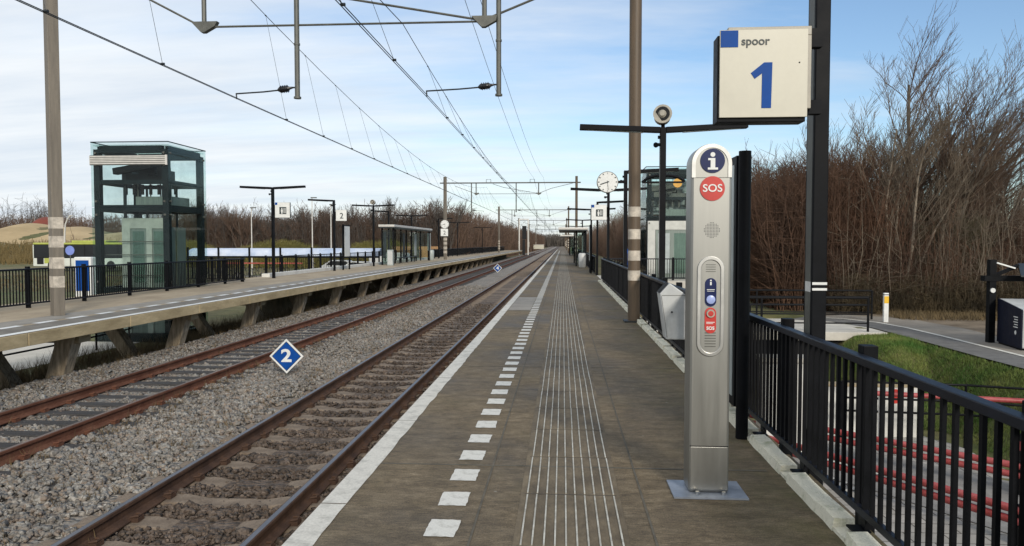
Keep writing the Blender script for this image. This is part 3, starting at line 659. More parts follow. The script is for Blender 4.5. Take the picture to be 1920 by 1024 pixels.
# ------------------------------------------------------------------ platform lamps
def lamp(label, loc, arms, z=3.67, speaker=False, group='platform lamp posts'):
    t = thing('platform_lamp', label, 'lamp post', loc, 0, group)
    MB().bx(-.05,.05,-.08,.08,-.6,z+.02).build('post', M['black'], t, bev=.008)
    MB().bx(-.051,-.049,-.055,.055,.3,z-.1).build('lit_side_strip', M['galv'], t)  # lighter look of the post's left face, put in as a pale strip
    for s_ in arms:
        a = MB(); x0, x1 = (.05*s_, 1.47*s_)
        a.beam((x0,0,z-.02),(x1,0,z+.045),.16,.095); o = a.build('lamp_arm', M['black'], t, bev=.008)
        MB().beam((x0+.3*s_,0,z-.062),(x1-.12*s_,0,z-.006),.1,.008).build('diffuser', M['frost'], o)
    k_ = MB(); k_.tube([(-.05,-.02,z-.28),(-.11,-.02,z-.28),(-.13,-.06,z-.29)],[.03,.03,.05],8); k_.tube([(-.05,-.02,z-.15),(-.09,-.02,z-.15)],.03,8); k_.build('camera', M['black'], t)
    if speaker:
        sp_ = MB(); sp_.tube([(.02,.16,z+.22),(.0,.1,z+.22),(-.02,-.1,z+.235),(-.03,-.17,z+.24)],[.10,.145,.15,.165],20); hs = sp_.build('loudspeaker', M['lensgrey'], t, smooth=True)
        MB().tube([(-.031,-.172,z+.24),(-.033,-.18,z+.24)],[.125,.125],20).build('speaker_mouth', M['blackin'], hs); MB().tube([(-.033,-.175,z+.24),(-.04,-.215,z+.243)],[.075,.045],14).build('speaker_cone', M['lensgrey'], hs, smooth=True)
        MB().bx(-.03,.03,-.03,.03,z,z+.12).build('speaker_bracket', M['black'], t)
    return t
def panel_sign(name, label, loc, size, depth, face, kind_='lift', arm=1):
    t = thing(name, label, 'sign', loc, 0, 'hanging platform signs')
    MB().bx(-size/2,size/2,0,depth,0,size).build('housing', M['black'], t, bev=.006)
    f_ = MB().bx(-size/2+.012,size/2-.004,-.012,0,.012,size-.004).build('face', face, t)
    if kind_ == 'lift':
        g = size*.46; x0, z0 = -g*.42, size*.24
        MB().bx(x0,x0+g,-.016,-.012,z0,z0+g).build('pictogram_square', M['ink'], f_)
        p = MB(); p.disc((x0+g*.36,-.02,z0+g*.78),g*.09,.004); p.bx(x0+g*.22,x0+g*.5,-.02,-.016,z0+g*.3,z0+g*.66); p.bx(x0+g*.27,x0+g*.45,-.02,-.016,z0+.02,z0+g*.3); p.bx(x0+g*.62,x0+g*.70,-.02,-.016,z0+.04,z0+g*.86); p.bx(x0+g*.8,x0+g*.88,-.02,-.016,z0+.04,z0+g*.86)
        p.build('pictogram_figure', M['white'], f_)
        MB().bx(-size/2+.013,-size/2+.12,-.016,-.012,size-.11,size-.005).build('corner_square', M['blue'], f_)
    MB().bx(size/2 if arm>0 else -size/2-.08, size/2+.08 if arm>0 else -size/2, .02,.06,size*.2,size*.85).build('bracket', M['black'], t)
    return t
# near platform
LX = 1.74
l0 = lamp('black post in the foreground carrying the big spoor 1 sign', (LX,5.24,0), (1,))
st_ = MB()
for zz_, zh in ((1.30,.018),(1.262,.016)): st_.bx(-.047,.051,-.0825,-.0805,zz_,zz_+zh)
st_.bx(-.0525,-.0505,-.06,.05,1.25,1.32); st_.build('sticker', M['white'], l0)
lamp('black T-shaped lamp with a loudspeaker on top behind the litter bin', (LX+.03,13.4,0), (-1,1), z=3.615, speaker=True)
lamp('black one-armed lamp post holding the round platform clock', (LX+.03,21.2,0), (1,), z=3.62)
lamp('black T-shaped lamp with the lift sign before the right lift', (LX+.03,29.1,0), (-1,1))
lamp('one-armed lamp post just past the right lift landing', (LX,37.6,0), (1,))
lamp('black T-shaped lamp next to the near platform shelter', (LX,45.6,0), (-1,1))
lamp('distant T-shaped lamp behind the near platform shelter', (LX,66,0), (-1,1))
lamp('farthest T-shaped lamp on the near platform', (LX,90,0), (-1,1))
# far platform
FLX = -12.8
lamp('T-shaped lamp carrying the white lift sign beside the left lift', (FLX,32.1,FZ), (-1,1), z=4.0)
lamp('one-armed lamp carrying the track 2 sign on the far platform', (FLX,40.9,FZ), (-1,), z=3.95)
lamp('T-shaped lamp with loudspeaker before the long far shelter', (FLX,49.6,FZ), (-1,1), z=4.1, speaker=True)
lamp('one-armed lamp rising behind the near end of the far shelter', (FLX-1.0,58.2,FZ), (-1,), z=4.1)
lamp('T-shaped lamp rising behind the far end of the far shelter', (FLX-1.0,67.2,FZ), (-1,1), z=4.1)
lamp('small one-armed lamp right behind the mast with the clock', (FLX,76,FZ), (1,), z=4.1)
lamp('small T-shaped lamp on the far platform past the clock mast', (FLX,90,FZ), (-1,1), z=4.1)
lamp('most distant T-shaped lamp at the far platform end', (FLX,118,FZ), (-1,1), z=4.1)

# the big spoor 1 sign
sg = thing('track_sign', 'large square cream sign reading spoor 1 with a blue corner', 'sign', (1.304,4.98,2.405), 0, 'track number signs')
W = .566
MB().bx(-W/2-.012,W/2-.01,.012,.15,-.028,W-.03).build('housing', M['black'], sg, bev=.004)
MB().bx(-W/2+.06,W/2+.03,.03,.15,W-.03,W+.028).build('top_rail', M['lensgrey'], sg, bev=.004)
MB().bx(W/2+.002,W/2+.03,.03,.15,.06,W-.03).build('side_rail', M['lensgrey'], sg, bev=.004)
fc = MB().bx(-W/2,W/2-.004,-.006,.012,0,W).build('face', M['cream'], sg, bev=.002)
MB().bx(-W/2+.004,-W/2+.116,-.009,-.006,W-.112,W-.004).build('corner_square', M['blue'], fc)
text('spoor', .076, M['ink'], fc, (-.057,-.008,W-.076), bold=.0012)
MB().prism([(a*.915,b*.915) for a,b in [(-.015,.064),(.052,.064),(.058,.386),(.0,.386),(-.092,.312),(-.064,.271),(-.013,.309)]], -.009, -.006, 'y').build('numeral', M['blue'], fc)
MB().disc((.225,-.008,.35),.005,.002,n=12).build('rivet', M['black'], fc)
for z_ in ((.03,.12),(W-.1,W+.02)): MB().bx(W/2+.03,W/2+.11,.06,.13,*z_).build('bracket', M['black'], sg)

# track 2 signs on the far platform
def sign2(label, loc, s_):
    t = thing('track_sign', label, 'sign', loc, 0, 'track number signs')
    MB().bx(-s_/2,s_/2,0,.1,0,s_).build('housing', M['black'], t); f_ = MB().bx(-s_/2+.01,s_/2-.005,-.012,0,.01,s_-.005).build('face', M['white'], t)
    text('2', s_*.72, M['ink'], f_, (.02,-.014,s_*.44), bold=.004); MB().bx(-s_/2-.08,-s_/2,.02,.06,.1,s_-.1).build('bracket', M['black'], t)
    return t
sign2('small white sign reading 2 on the one-armed lamp, far platform', (-12.37,40.85,2.85), .62)
sign2('white square sign reading 2 under the clock on the far mast', (-11.35,70.75,2.3), .72)
panel_sign('lift_sign', 'square white lift sign on the left lamp across the tracks', (-12.35,32.05,2.72), .68, .1, M['white'], arm=-1)
panel_sign('lift_sign', 'square white lift sign on the lamp below the platform clock', (1.40,29.0,2.49), .60, .1, M['white'], arm=1)

# clocks
def clock(label, loc, r, hands=True, group='station clocks'):
    t = thing('station_clock', label, 'clock', loc, 0, group)
    MB().disc((0,0,0),r,.14,n=40).build('case', M['galv'], t, smooth=True); f_ = MB().disc((0,-.01,0),r*.94,.01,n=40).build('dial', M['white'], t)
    tk = MB()
    for k_ in range(12):
        a = k_*pi/6; tk.beam((sin(a)*r*.76,-.0125,cos(a)*r*.76),(sin(a)*r*.89,-.0125,cos(a)*r*.89),.004,.028*r/.3)
    tk.build('hour_marks', M['ink'], f_)
    for nm, ang, L_, w_ in (('minute_hand',R(175),.74,.026),('hour_hand',R(252),.72,.022)):
        MB().beam((-sin(ang)*r*.14,-.0155-.002*(nm[0]=='m'),-cos(ang)*r*.14),(sin(ang)*r*L_,-.0155-.002*(nm[0]=='m'),cos(ang)*r*L_),.003,w_*r/.3*1.3).build(nm, M['ink'], f_)
    MB().disc((0,-.02,0),.012*r/.3*1.4,.006,n=14).build('hub', M['ink'], f_)
    return t
c1 = clock('round white platform clock on the near one-armed lamp post', (1.255,21.05,3.31), .30)
MB().bx(.28,.54,.04,.10,-.03,.04).build('clock_arm', M['black'], c1)
clock('small round clock on the pale mast across the tracks', (-11.32,70.8,3.45), .42)

# ------------------------------------------------------------------ SOS information pillar
pl = thing('information_pillar', 'brushed steel information and SOS pillar standing on the platform', 'help pillar', (.921,4.69,0))
r = .125; hgt = 2.2
def arch(hw, z0, zt, n=18): return [(-hw,z0),(hw,z0)]+[(hw*cos(pi*k/n), zt-hw+hw*sin(pi*k/n)) for k in range(n+1)]
def stadium(hw, z0, z1, n=14): return [(hw*cos(pi+pi*k/n), z0+hw+hw*sin(pi+pi*k/n)) for k in range(n+1)]+[(hw*cos(pi*k/n), z1-hw+hw*sin(pi*k/n)) for k in range(n+1)]
MB().bx(-.228,.228,-.10,.24,.002,.012).build('base_plate', M['plate'], pl)
for bx_ in (-.075,.088): MB().tube([(bx_,-.035,.01),(bx_,-.035,.03)],.013,6).build('bolt', M['steel2'], pl)
MB().prism(arch(r,.012,hgt), 0, .2, 'y').build('body', M['steel'], pl, bev=.016)
MB().bx(-r+.010,r-.010,-.004,.0,.03,.302).build('foot_cover', M['steel'], pl, bev=.003)
MB().bx(-r+.006,r-.006,-.003,.0,.305,.309).build('seam', M['black'], pl)
a1 = arch(r-.003,1.99,hgt-.003); a2 = arch(r-.026,1.99,hgt-.026); MB().ring(a1, a2, -.006, .0).build('arch_rim', M['steel2'], pl)
MB().bx(-r+.002,-r+.014,-.002,.0,1.986,1.990).bx(r-.014,r-.002,-.002,.0,1.986,1.990).build('rim_seam', M['black'], pl)
d = MB().disc((.004,-.006,2.093),.075,.006,n=40).build('information_disc', M['navy'], pl)
i_ = MB(); i_.prism([(-.026,2.038),(.036,2.038),(.036,2.051),(.019,2.051),(.019,2.109),(-.024,2.109),(-.024,2.096),(-.009,2.096),(-.009,2.051),(-.026,2.051)],-.009,-.006,'y'); i_.disc((.004,-.009,2.131),.0145,.003,n=20); i_.build('letter_i', M['white'], d)
d = MB().disc((.004,-.006,1.922),.076,.006,n=40).build('sos_disc', M['red'], pl); text('SOS', .066, M['white'], d, (.004,-.008,1.922), bold=.0008, sx=1.06)
gr = MB()
for a in range(-5,6):
    for b in range(-5,6):
        if a*a+b*b < 27: gr.disc((.004+a*.0092,-.0008,1.664+b*.0092),.0028,.0016,n=8)
gr.build('speaker_grille', M['dark'], pl)
MB().ring(stadium(.083,.875,1.502), stadium(.060,.898,1.479), -.009, .0).build('intercom_rim', M['steel2'], pl, bev=.003)
MB().prism(stadium(.0605,.8975,1.4795), -.0025, -.0005, 'y').build('intercom_panel', M['steel'], pl)
g2 = MB()
for k_ in range(6): g2.bx(-.034,.034,-.0045,-.0025,.935+.017*k_,.941+.017*k_)
for k_ in range(4): g2.bx(-.030,.030,-.0045,-.0025,1.405+.014*k_,1.409+.014*k_)
g2.build('intercom_slots', M['galv'], pl)
bp = MB().prism(stadium(.035,1.188,1.366), -.0065, -.0025, 'y').build('call_plate', M['navy'], pl)
MB().bx(-.005,.005,-.0085,-.0065,1.322,1.342).bx(-.005,.005,-.0085,-.0065,1.347,1.355).build('letter_i', M['white'], bp)
MB().bx(-.024,.024,-.0085,-.0065,1.292,1.296).bx(-.022,.022,-.0085,-.0065,1.283,1.286).build('small_print', M['white'], bp)
MB().tube([(0,-.006,1.232),(0,-.016,1.232),(0,-.019,1.232)],[.027,.027,.02],20).build('call_button', pm('pale_blue_button', (.35,.42,.72), .3, 0, .1, 9), bp, smooth=True)
rp = MB().prism(stadium(.035,1.02,1.182), -.0065, -.0025, 'y').build('alarm_plate', M['red'], pl)
MB().tube([(0,-.006,1.145),(0,-.018,1.145)],[.027,.025],20).build('alarm_button', M['lensgrey'], rp, smooth=True); MB().tube([(0,-.018,1.145),(0,-.0195,1.145)],[.017,.017],16).tube([(0,-.0195,1.145),(0,-.021,1.145)],[.011,.011],16).build('alarm_button_ring', M['red'], rp)
text('SOS', .028, M['white'], rp, (0,-.0075,1.052), bold=.001); MB().bx(-.026,.026,-.0085,-.0065,1.088,1.092).bx(-.026,.016,-.0085,-.0065,1.08,1.083).build('small_print', M['white'], rp)

# black timetable boards, seen nearly edge on
def board(label, loc, L, z0, z1, face, dirn=-1):
    t = thing('timetable_board', label, 'notice board', loc, 0, 'timetable boards')
    for y in (0,L): MB().tube([(0,y,0),(0,y,z1)], .05, 12).build('post', M['black'], t, smooth=True)
    MB().bx(-.06,.06,.03,L-.03,z0,z1-.03).build('frame', M['black'], t, bev=.005)
    f_ = MB().bx(-.066 if dirn<0 else .06,-.06 if dirn<0 else .066,.09,L-.09,z0+.08,z1-.1).build('poster', face, t)
    MB().bx(.06 if dirn<0 else -.066,.066 if dirn<0 else -.06,.09,L-.09,z0+.08,z1-.1).build('poster', M['blackin'], t)
    return t
board('tall black timetable board standing right behind the steel pillar', (1.455,6.08,0), 1.15, .25, 2.32, M['frost'])
MB_t = board('timetable board with pale face on the far platform past the 2 sign', (-12.75,42.4,FZ), 1.25, .7, 2.65, M['white'], 1)
board('black timetable board seen edge-on before the near shelter', (1.5,39.5,0), 1.2, .6, 2.6, M['frost'])

# litter bin hung on the fence
bn = thing('litter_bin', 'light grey tapered litter bin hanging on the black fence', 'litter bin', (1.44,9.9,.33))
body = [(-.17,.12),(-.04,.0),(.165,.0),(.165,.60),(.02,.76),(-.17,.63)]
b_ = MB(); pf_ = [(-.09,0),(.16,0),(.165,.585),(-.05,.74),(-.175,.60)]
b_.prism(pf_, -.16, .16, 'y').build('body', M['greybin'], bn, bev=.014)
MB().add([(-.181,-.14,.607),(-.181,.14,.607),(-.062,.14,.742),(-.062,-.14,.742)],[(0,1,2,3)]).build('opening', M['blackin'], bn)
MB().beam((-.155,-.163,.57),(-.078,-.163,.03),.003,.008).bx(-.15,.155,-.1635,-.160,.575,.581).build('door_seam', M['galv'], bn)
MB().disc((-.02,-.168,.36),.012,.008,n=14).build('lock', M['dark'], bn)
MB().bx(.165,.175,-.1,.1,.1,.5).build('hanger', M['black'], bn)

# distance diamonds between the tracks
def diamond(label, loc, s_, txt):
    t = thing('distance_sign', label, 'sign', loc, 0, 'blue diamond signs')
    MB().bx(-.03,.03,.012,.05,-.42,.1).build('post', M['galv'], t)
    MB().prism([(0,-s_),(s_,0),(0,s_),(-s_,0)], 0, .012, 'y').build('border', M['white'], t)
    k_ = s_*.86; MB().prism([(0,-k_),(k_,0),(0,k_),(-k_,0)], -.003, 0, 'y').build('black_edge', M['ink'], t)
    k_ = s_*.82; f_ = MB().prism([(0,-k_),(k_,0),(0,k_),(-k_,0)], -.006, -.003, 'y').build('blue_field', M['blue'], t)
    text(txt, s_*1.0, M['white'], f_, (0,-.008,0), name='numeral', bold=.010, sx=1.25)
diamond('blue diamond sign with white 2 standing in the ballast', (-5.3,13.87,-.585), .335, '2')
diamond('smaller blue diamond sign with white 4 farther down the tracks', (-5.3,60.3,-.42), .36, '4')

# ------------------------------------------------------------------ glass lifts
def lift(label, x0, x1, y0, y1, zb, zt, door, zd, group='glass lift towers'):
    t = thing('lift_tower', label, 'lift tower', ((x0+x1)/2,(y0+y1)/2,zb), 0, group); W_, D_, h_ = (x1-x0)/2, (y1-y0)/2, zt-zb; f = zd-zb
    w_, d_ = W_-.15, D_-.15; p = .10
    for sx in (-1,1):
        for sy in (-1,1): MB().bx(sx*w_-p,sx*w_+p,sy*d_-p,sy*d_+p,0,h_-.22).build('corner_post', M['liftframe'], t, bev=.008)
    for z_, hh in ((h_-.22,.24),(f+3.6,.14),(f+2.72,.22),(f-.1,.3),(.15,.3)):
        b_ = MB()
        for s_ in (-1,1):
            b_.bx(-w_+p,w_-p,s_*d_-.08,s_*d_+.08,z_-hh/2,z_+hh/2); b_.bx(s_*w_-.08,s_*w_+.08,-d_+p,d_-p,z_-hh/2,z_+hh/2)
        b_.build('ring_beam', M['liftframe'], t)
    MB().bx(-W_+.05,W_-.05,-D_+.05,D_-.05,h_-.11,h_-.07).build('roof', M['glass2'], t)
    for s_, nm in ((-1,''),(1,'')):
        g = 0.012
        for z0_, z1_ in ((.0,f+.0),(f+.01,f+2.74),(f+2.76,h_)):
            if s_ == -1 and door and z0_ > 0 and z0_ < f+1: continue
            MB().bx(-W_,W_,s_*D_-.006,s_*D_+.006,z0_,z1_).build('glass_pane', M['glass'], t)
        for z0_, z1_ in ((.0,f+.0),(f+.01,f+2.74),(f+2.76,h_)): MB().bx(s_*W_-.006,s_*W_+.006,-D_+.008,D_-.008,z0_,z1_).build('glass_pane', M['glass'], t)
    fx = MB()
    for sx in (-1,1):
        for z_ in (f+.25,f+2.5,f+2.95,h_-.35,h_-.75): fx.tube([(sx*w_,-D_-.02,z_),(sx*w_,-D_+.06,z_)],.035,10); 
    for sy in (-1,1):
        for z_ in (f+.25,f+2.5,f+2.95,h_-.35): fx.tube([(W_+.02,sy*d_,z_),(W_-.06,sy*d_,z_)],.035,10)
    fx.build('glass_clamp', M['galv'], t)
    ed = MB()
    for sx in (-1,1): ed.bx(sx*W_-.012,sx*W_+.012,-D_,D_,h_,h_+.03); ed.bx(-W_+.013,W_-.013,sx*D_-.012,sx*D_+.012,h_,h_+.03)
    ed.build('glass_edge_trim', M['liftframe'], t)
    if door:
        MB().bx(-w_+.14,w_-.14,.35,.4,f+2.95,h_-.5).build('back_panel', M['frost'], t)
        hr_ = MB()
        for z_ in (f+3.1,f+3.35,f+4.0,f+4.25): hr_.bx(-w_+.13,w_-.3,.22,.27,z_,z_+.05)
        hr_.build('guide_bracket', M['doorgrey'], t)
    # head machinery and guide rails
    mc = MB(); mc.bx(-.75,.05,-.3,.35,f+3.67,f+3.95); mc.bx(-.1,.75,-.45,.2,f+3.67,f+3.88); mc.bx(-.35,.25,-.2,.3,f+3.95,f+4.35); mc.bx(.35,.6,.1,.5,f+3.67,f+4.1)
    for q in range(7): mc.bx(-w_+.25+q*.3,-w_+.33+q*.3,-.08,.0,f+3.25,f+3.6)
    mc.beam((-w_,-.2,f+4.05),(.3,-.4,f+4.25),.25,.22); mc.build('hoist_machinery', M['galv'] if door else M['blackin'], t)
    if not door:
        for a,b in ((-.62,.22),(-.2,.3),(.2,.25),(.55,.3)): MB().tube([(a,b,f+2.9),(a,b,f+3.66)],.022,6).build('hoist_cable', M['galv'], t)
        MB().bx(-.95,-.6,-.2,.3,f+3.67,f+4.02).build('control_box', M['dark'], t); MB().bx(.5,.78,-.5,-.1,f+3.67,f+4.16).build('control_box', M['blackin'], t)
        for z_ in (f+.45,f+1.15,f+1.6): MB().tube([(-w_+.1,-d_+.2,z_),(w_-.1,-d_+.2,z_)],.018,6).build('safety_bar', M['galv'], t)
    gd = MB()
    for x in (-.5,.1,.6): gd.bx(x-.03,x+.03,.55,.61,.2,f+3.5)
    gd.bx(-.85,-.77,-.3,-.22,.2,f+3.5); gd.build('guide_rail', M['dark'], t)
    MB().bx(-.25,w_-.15,-.55,.65,f+2.85,f+3.15).build('cabin_roof', M['doorgrey'], t)
    # inner landing: portal frame with glazed door leaves
    dr = MB(); yD = -d_+.32
    if door:
        yD = -D_+.02
        MB().bx(-W_+.08,W_-.08,yD-.02,yD+.06,f+2.2,f+2.6).bx(-W_+.08,-W_+.42,yD-.02,yD+.06,f,f+2.2).bx(W_-.62,W_-.08,yD-.02,yD+.06,f,f+2.2).build('door_frame', M['doorwhite'], t, bev=.01)
        for x in (-.42,.30):
            o = MB().bx(x-.36,x+.36,yD,yD+.03,f+.02,f+2.19).build('door_leaf', M['doorgrey'], t); MB().bx(x-.26,x+.26,yD-.012,yD-.001,f+.25,f+2.05).build('door_glass', M['frost'] if x<0 else M['glass2'], o)
        MB().bx(W_-.45,W_-.28,yD-.035,yD-.02,f+1.0,f+1.35).build('call_panel', M['steel2'], t); MB().bx(W_-.40,W_-.33,yD-.04,yD-.035,f+1.2,f+1.28).build('call_sign', M['red'], t)
        MB().disc((W_-1.05,-D_-.03,h_-.72),.2,.03,n=24).build('amber_disc', M['amber'], t)
    else:
        MB().bx(-.6,w_-.14,yD,yD+.1,f+2.05,f+2.4).bx(-.6,-.32,yD,yD+.1,.2,f+2.05).bx(.26,.46,yD,yD+.1,.2,f+2.05).build('door_frame', M['doorpale'], t)
        for x in (-.03,.72):
            o = MB().bx(x-.29,x+.29,yD+.03,yD+.06,.2,f+2.04).build('door_leaf', M['doorgrey'], t); MB().bx(x-.2,x+.2,yD+.015,yD+.029,f+.2,f+1.95).build('door_glass', M['glass2'], o)
        for y in (-.35,.35): MB().bx(w_-.35,w_-.3,y-.28,y+.28,.2,f+2.1).build('side_panel', M['doorgrey'], t)
        lv = MB()
        for q in range(5): lv.beam((-W_-.02,-D_-.05,h_-.47-.06*q),(W_-.0,-D_-.05,h_-.47-.06*q),.03,.036)
        lv.bx(W_-.07,W_,-D_-.075,-D_-.036,h_-.76,h_-.43); MB().bx(-W_-.02,W_+.0,-D_-.035,-D_-.012,h_-.76,h_-.43).build('louvre_back', M['galv'], lv.build('louvre', M['louvre'], t))
    return t
lift('dark framed glass lift tower with pale louvre behind the far platform fence', -15.78, -13.1, 23.95, 26.55, -1.75, 4.96, False, .05)
lift('glass lift tower with pale door frame beside the near platform', 3.72, 6.15, 33.6, 36.1, -3.0, 5.0, True, 0)
for k_ in range(2): pass
cl4 = MB()
for x in (1.9,6.4): cl4.bx(x-.15,x+.15,36.6,36.9,-3.0,-.305)
cl4.build('landing_column', M['concrete'], plat)
# blue cabinet beyond the fence, hooded lamp before the right lift
cb2 = thing('ticket_cabinet', 'tall blue cabinet beyond the fence left of the brown mast', 'cabinet', (2.95,32.9,0)); MB().bx(-.18,.18,0,.3,.0,1.35).build('case', M['blue'], cb2, bev=.02); MB().bx(-.12,.12,-.012,0,.75,1.15).build('panel', M['navy'], cb2)
hl = thing('hooded_lamp', 'dark bow-shaped hood lamp on a post before the right lift', 'lamp post', (3.0,22.6,-3.0)); MB().tube([(0,0,0),(0,0,6.55)],.05,8).build('post', M['black'], hl)
MB().tube([(-.62,0,6.42),(-.45,0,6.55),(-.2,0,6.62),(.2,0,6.62),(.45,0,6.57),(.65,0,6.45)],.045,8).bx(-.6,.6,-.12,.12,6.40,6.44).build('hood', M['black'], hl)

# ------------------------------------------------------------------ shelters
def shelter(label, x0, x1, y0, y1, z, rx0, rx1, zr):
    t = thing('platform_shelter', label, 'shelter', ((x0+x1)/2, y0, z), 0, 'platform shelters'); W_ = (x1-x0)/2; L = y1-y0; cx = (x0+x1)/2
    MB().bx(rx0-cx,rx1-cx,-.5,L+.5,zr,zr+.16).build('roof', M['louvre'], t, bev=.02)
    MB().bx(rx0-cx+.03,rx1-cx-.03,-.47,L+.47,zr-.08,zr-.002).build('roof_soffit', M['dark'], t)
    n = max(2, int(L/1.8))
    bw = -W_ if abs(rx1-cx) > abs(rx0-cx) else W_
    for i in range(n+1):
        y = L*i/n; MB().bx(bw-.05,bw+.05,y-.05,y+.05,0,zr-.08).build('post', M['black'], t)
        if i < n: MB().bx(bw-.01,bw+.01,y+.06,y+L/n-.06,.15,zr-.2).build('glass_pane', M['glass2'], t)
    for y in (0,L):
        MB().bx(-W_+.06,W_-.06,y-.012,y+.012,.15,zr-.2).build('glass_pane', M['glass2'], t); MB().bx(-bw-.05,-bw+.05,y-.05,y+.05,0,zr-.08).build('post', M['black'], t)
    sg_ = 1 if bw < 0 else -1
    b_ = MB(); b_.bx(bw+sg_*.3-.2,bw+sg_*.3+.2,L*.25,L*.75,.42,.47)
    for y in (L*.3,L*.5,L*.7): b_.bx(bw+sg_*.3-.04,bw+sg_*.3+.04,y-.04,y+.04,0,.42)
    b_.build('bench', M['dark'], t)
    for q in (.0,.45,.78): MB().bx(bw+sg_*.06-.01,bw+sg_*.06+.02,L*q+.1,L*q+.9,.5,zr-.35).build('poster', M['dark'] if q<.5 else M['frost'], t)
    return t
shelter('long glass shelter with pale flat roof on the far platform', -12.85, -12.05, 52.2, 66.5, FZ, -13.0, -11.85, 2.72)
shelter('dark glass shelter with overhanging pale roof on the near platform', .95, 1.62, 52, 61, 0, -.30, 1.72, 2.55)
shelter('second dark shelter farther along the near platform', .95, 1.62, 98, 106, 0, -.30, 1.72, 2.55)
def small_bin(label, loc, mat):
    t = thing('platform_bin', label, 'litter bin', loc, 0, 'platform bins'); MB().tube([(0,0,0),(0,0,.05),(0,0,.85),(0,0,.95)],[.2,.24,.26,.2],14).build('body', mat, t, smooth=True); MB().tube([(0,0,.95),(0,0,1.0)],[.15,.12],14).build('lid', M['dark'], t)
cbx = thing('utility_cabinet', 'grey box cabinet at the near end of the far shelter', 'cabinet', (-12.05,51.3,FZ)); MB().bx(-.2,.2,-.15,.15,0,1.1).build('case', M['frost'], cbx, bev=.02); MB().bx(-.16,.16,-.158,-.15,.1,1.0).build('door', M['greybin'], cbx)
small_bin('pale round bin inside the dark near shelter', (1.3,49.5,0), M['greybin'])
small_bin('grey round bin beyond the far shelter', (-12.2,68.4,FZ), M['frost'])
# light sign panel and white box past the shelter
pb2 = thing('poster_case', 'tall white poster case at the far end of the long shelter', 'poster case', (-12.3,67.2,FZ)); MB().bx(-.04,.04,0,1.2,.9,2.5).build('case', M['frost'], pb2); MB().bx(-.05,.05,.1,.2,0,.9).bx(-.05,.05,1.0,1.1,0,.9).build('leg', M['black'], pb2)

# ------------------------------------------------------------------ left background: bicycle park, bus, lamps, boards
GL = -1.75
cp = thing('bicycle_canopy', 'long pale blue curved canopy over the bicycle park', 'canopy', (-21.5,58,GL))
pr = [(1.15*cos(a)-0, 2.35+.62*sin(a)) for a in [pi*k/12 for k in range(13)]]
MB().prism([(a,b) for a,b in pr], -8.2, 7.2, 'x').build('roof', M['canopy'], cp, smooth=True)
MB().bx(-8.2,7.2,-1.2,-1.12,2.22,2.36).build('gutter', M['black'], cp)
for i in range(7): MB().bx(-8.1+2.5*i-.06,-8.1+2.5*i+.06,-1.25,-1.13,0,3.05).build('post', M['black'], cp)
rk = MB(); rk.bx(-8,7,-.3,-.24,.75,.8); rk.bx(-8,7,.4,.46,.35,.4)
for i in range(20): rk.bx(-8+.78*i,-7.96+.78*i,-.3,-.26,0,.8)
rk.build('bicycle_rack', M['galv'], cp)
MB().bx(-5.2,1.2,-1.35,-1.29,1.75,1.85).build('red_rail', pm('faded_red_rail', (.36,.07,.05), .6, 0, .2, 3), cp)
def bicycle():
    t = thing('bicycle', 'dark bicycle parked in the row under the pale canopy', 'bicycle', (0,0,0), 0, 'bicycles parked under the canopy')
    for y in (-.52,.52):
        wl = MB(); wl.tube([(0,y+.33*cos(2*pi*k/16),.35+.33*sin(2*pi*k/16)) for k in range(17)], .02, 5, cap=False); wl.build('wheel', M['tyre'], t)
    f_ = MB(); f_.tube([(0,.52,.35),(0,.15,.33),(0,.28,.82),(0,-.38,.85),(0,-.52,.35)],.02,5); f_.tube([(0,.15,.33),(0,-.36,.72)],.02,5); f_.build('frame', M['dark'], t)
    MB().tube([(-.28,-.28,1.02),(-.1,-.4,1.06),(.1,-.4,1.06),(.28,-.28,1.02)],.018,5).tube([(0,-.4,1.06),(0,-.38,.8)],.018,5).build('handlebar', M['galv'], t)
    MB().bx(-.07,.07,.18,.42,.92,.98).tube([(0,.29,.8),(0,.29,.93)],.018,5).build('saddle', M['blackin'], t, bev=.02)
    return t
bk0 = bicycle(); bk0.location = (-29.2,57.4,GL+.35)
for i in range(1,26):
    dup(bk0, (-29.2+.56*i+random.uniform(-.1,.1), 57.4+random.uniform(-.15,.15), GL+.35+(.45 if i%2 else 0)), bk0['label'], random.uniform(-.15,.15))
def bus():
    t = thing('bus', 'white and lime green bus parked behind the left lift', 'bus', (-61.3,82,GL+.35), 0)
    L, hh, w_ = 12.0, 3.1, 2.5
    MB().bx(0,L,0,w_,.35,1.3).build('body', M['buswhite'], t, bev=.08); MB().bx(.05,L-.05,.02,w_-.02,1.301,2.86).build('window_band', M['buswin'], t, bev=.06)
    MB().bx(0,L,0,w_,2.86,hh).build('roof', M['lime'], t, bev=.1); MB().bx(4.5,9.0,.3,w_-.3,hh,hh+.25).build('roof_pod', M['lime'], t, bev=.05)
    for x in (0.02,2.0,4.6,6.2,8.6,10.2): MB().bx(x,x+.1,-.012,.04,1.301,2.86).build('window_pillar', M['buswhite'] if x<.1 else M['blackin'], t)
    MB().bx(.5,1.3,-.02,-.001,.6,1.45).build('grille', M['blackin'], t)
    for x in (2.3,9.4): MB().disc((x,-.03,.5),.5,.3,n=20).build('wheel', M['tyre'], t)
    MB().bx(1.4,2.0,-.015,-.001,.7,1.3).build('green_stripe', M['lime'], t)
    return t
bus()
bb3 = thing('information_cabinet', 'blue fronted white cabinet at the roadside left of the lift', 'cabinet', (-29.7,44,GL)); MB().bx(-.55,.55,0,.6,0,2.5).build('case', M['white'], bb3, bev=.06); MB().bx(-.42,.42,-.02,-.001,.4,2.3).build('front', M['blue'], bb3)
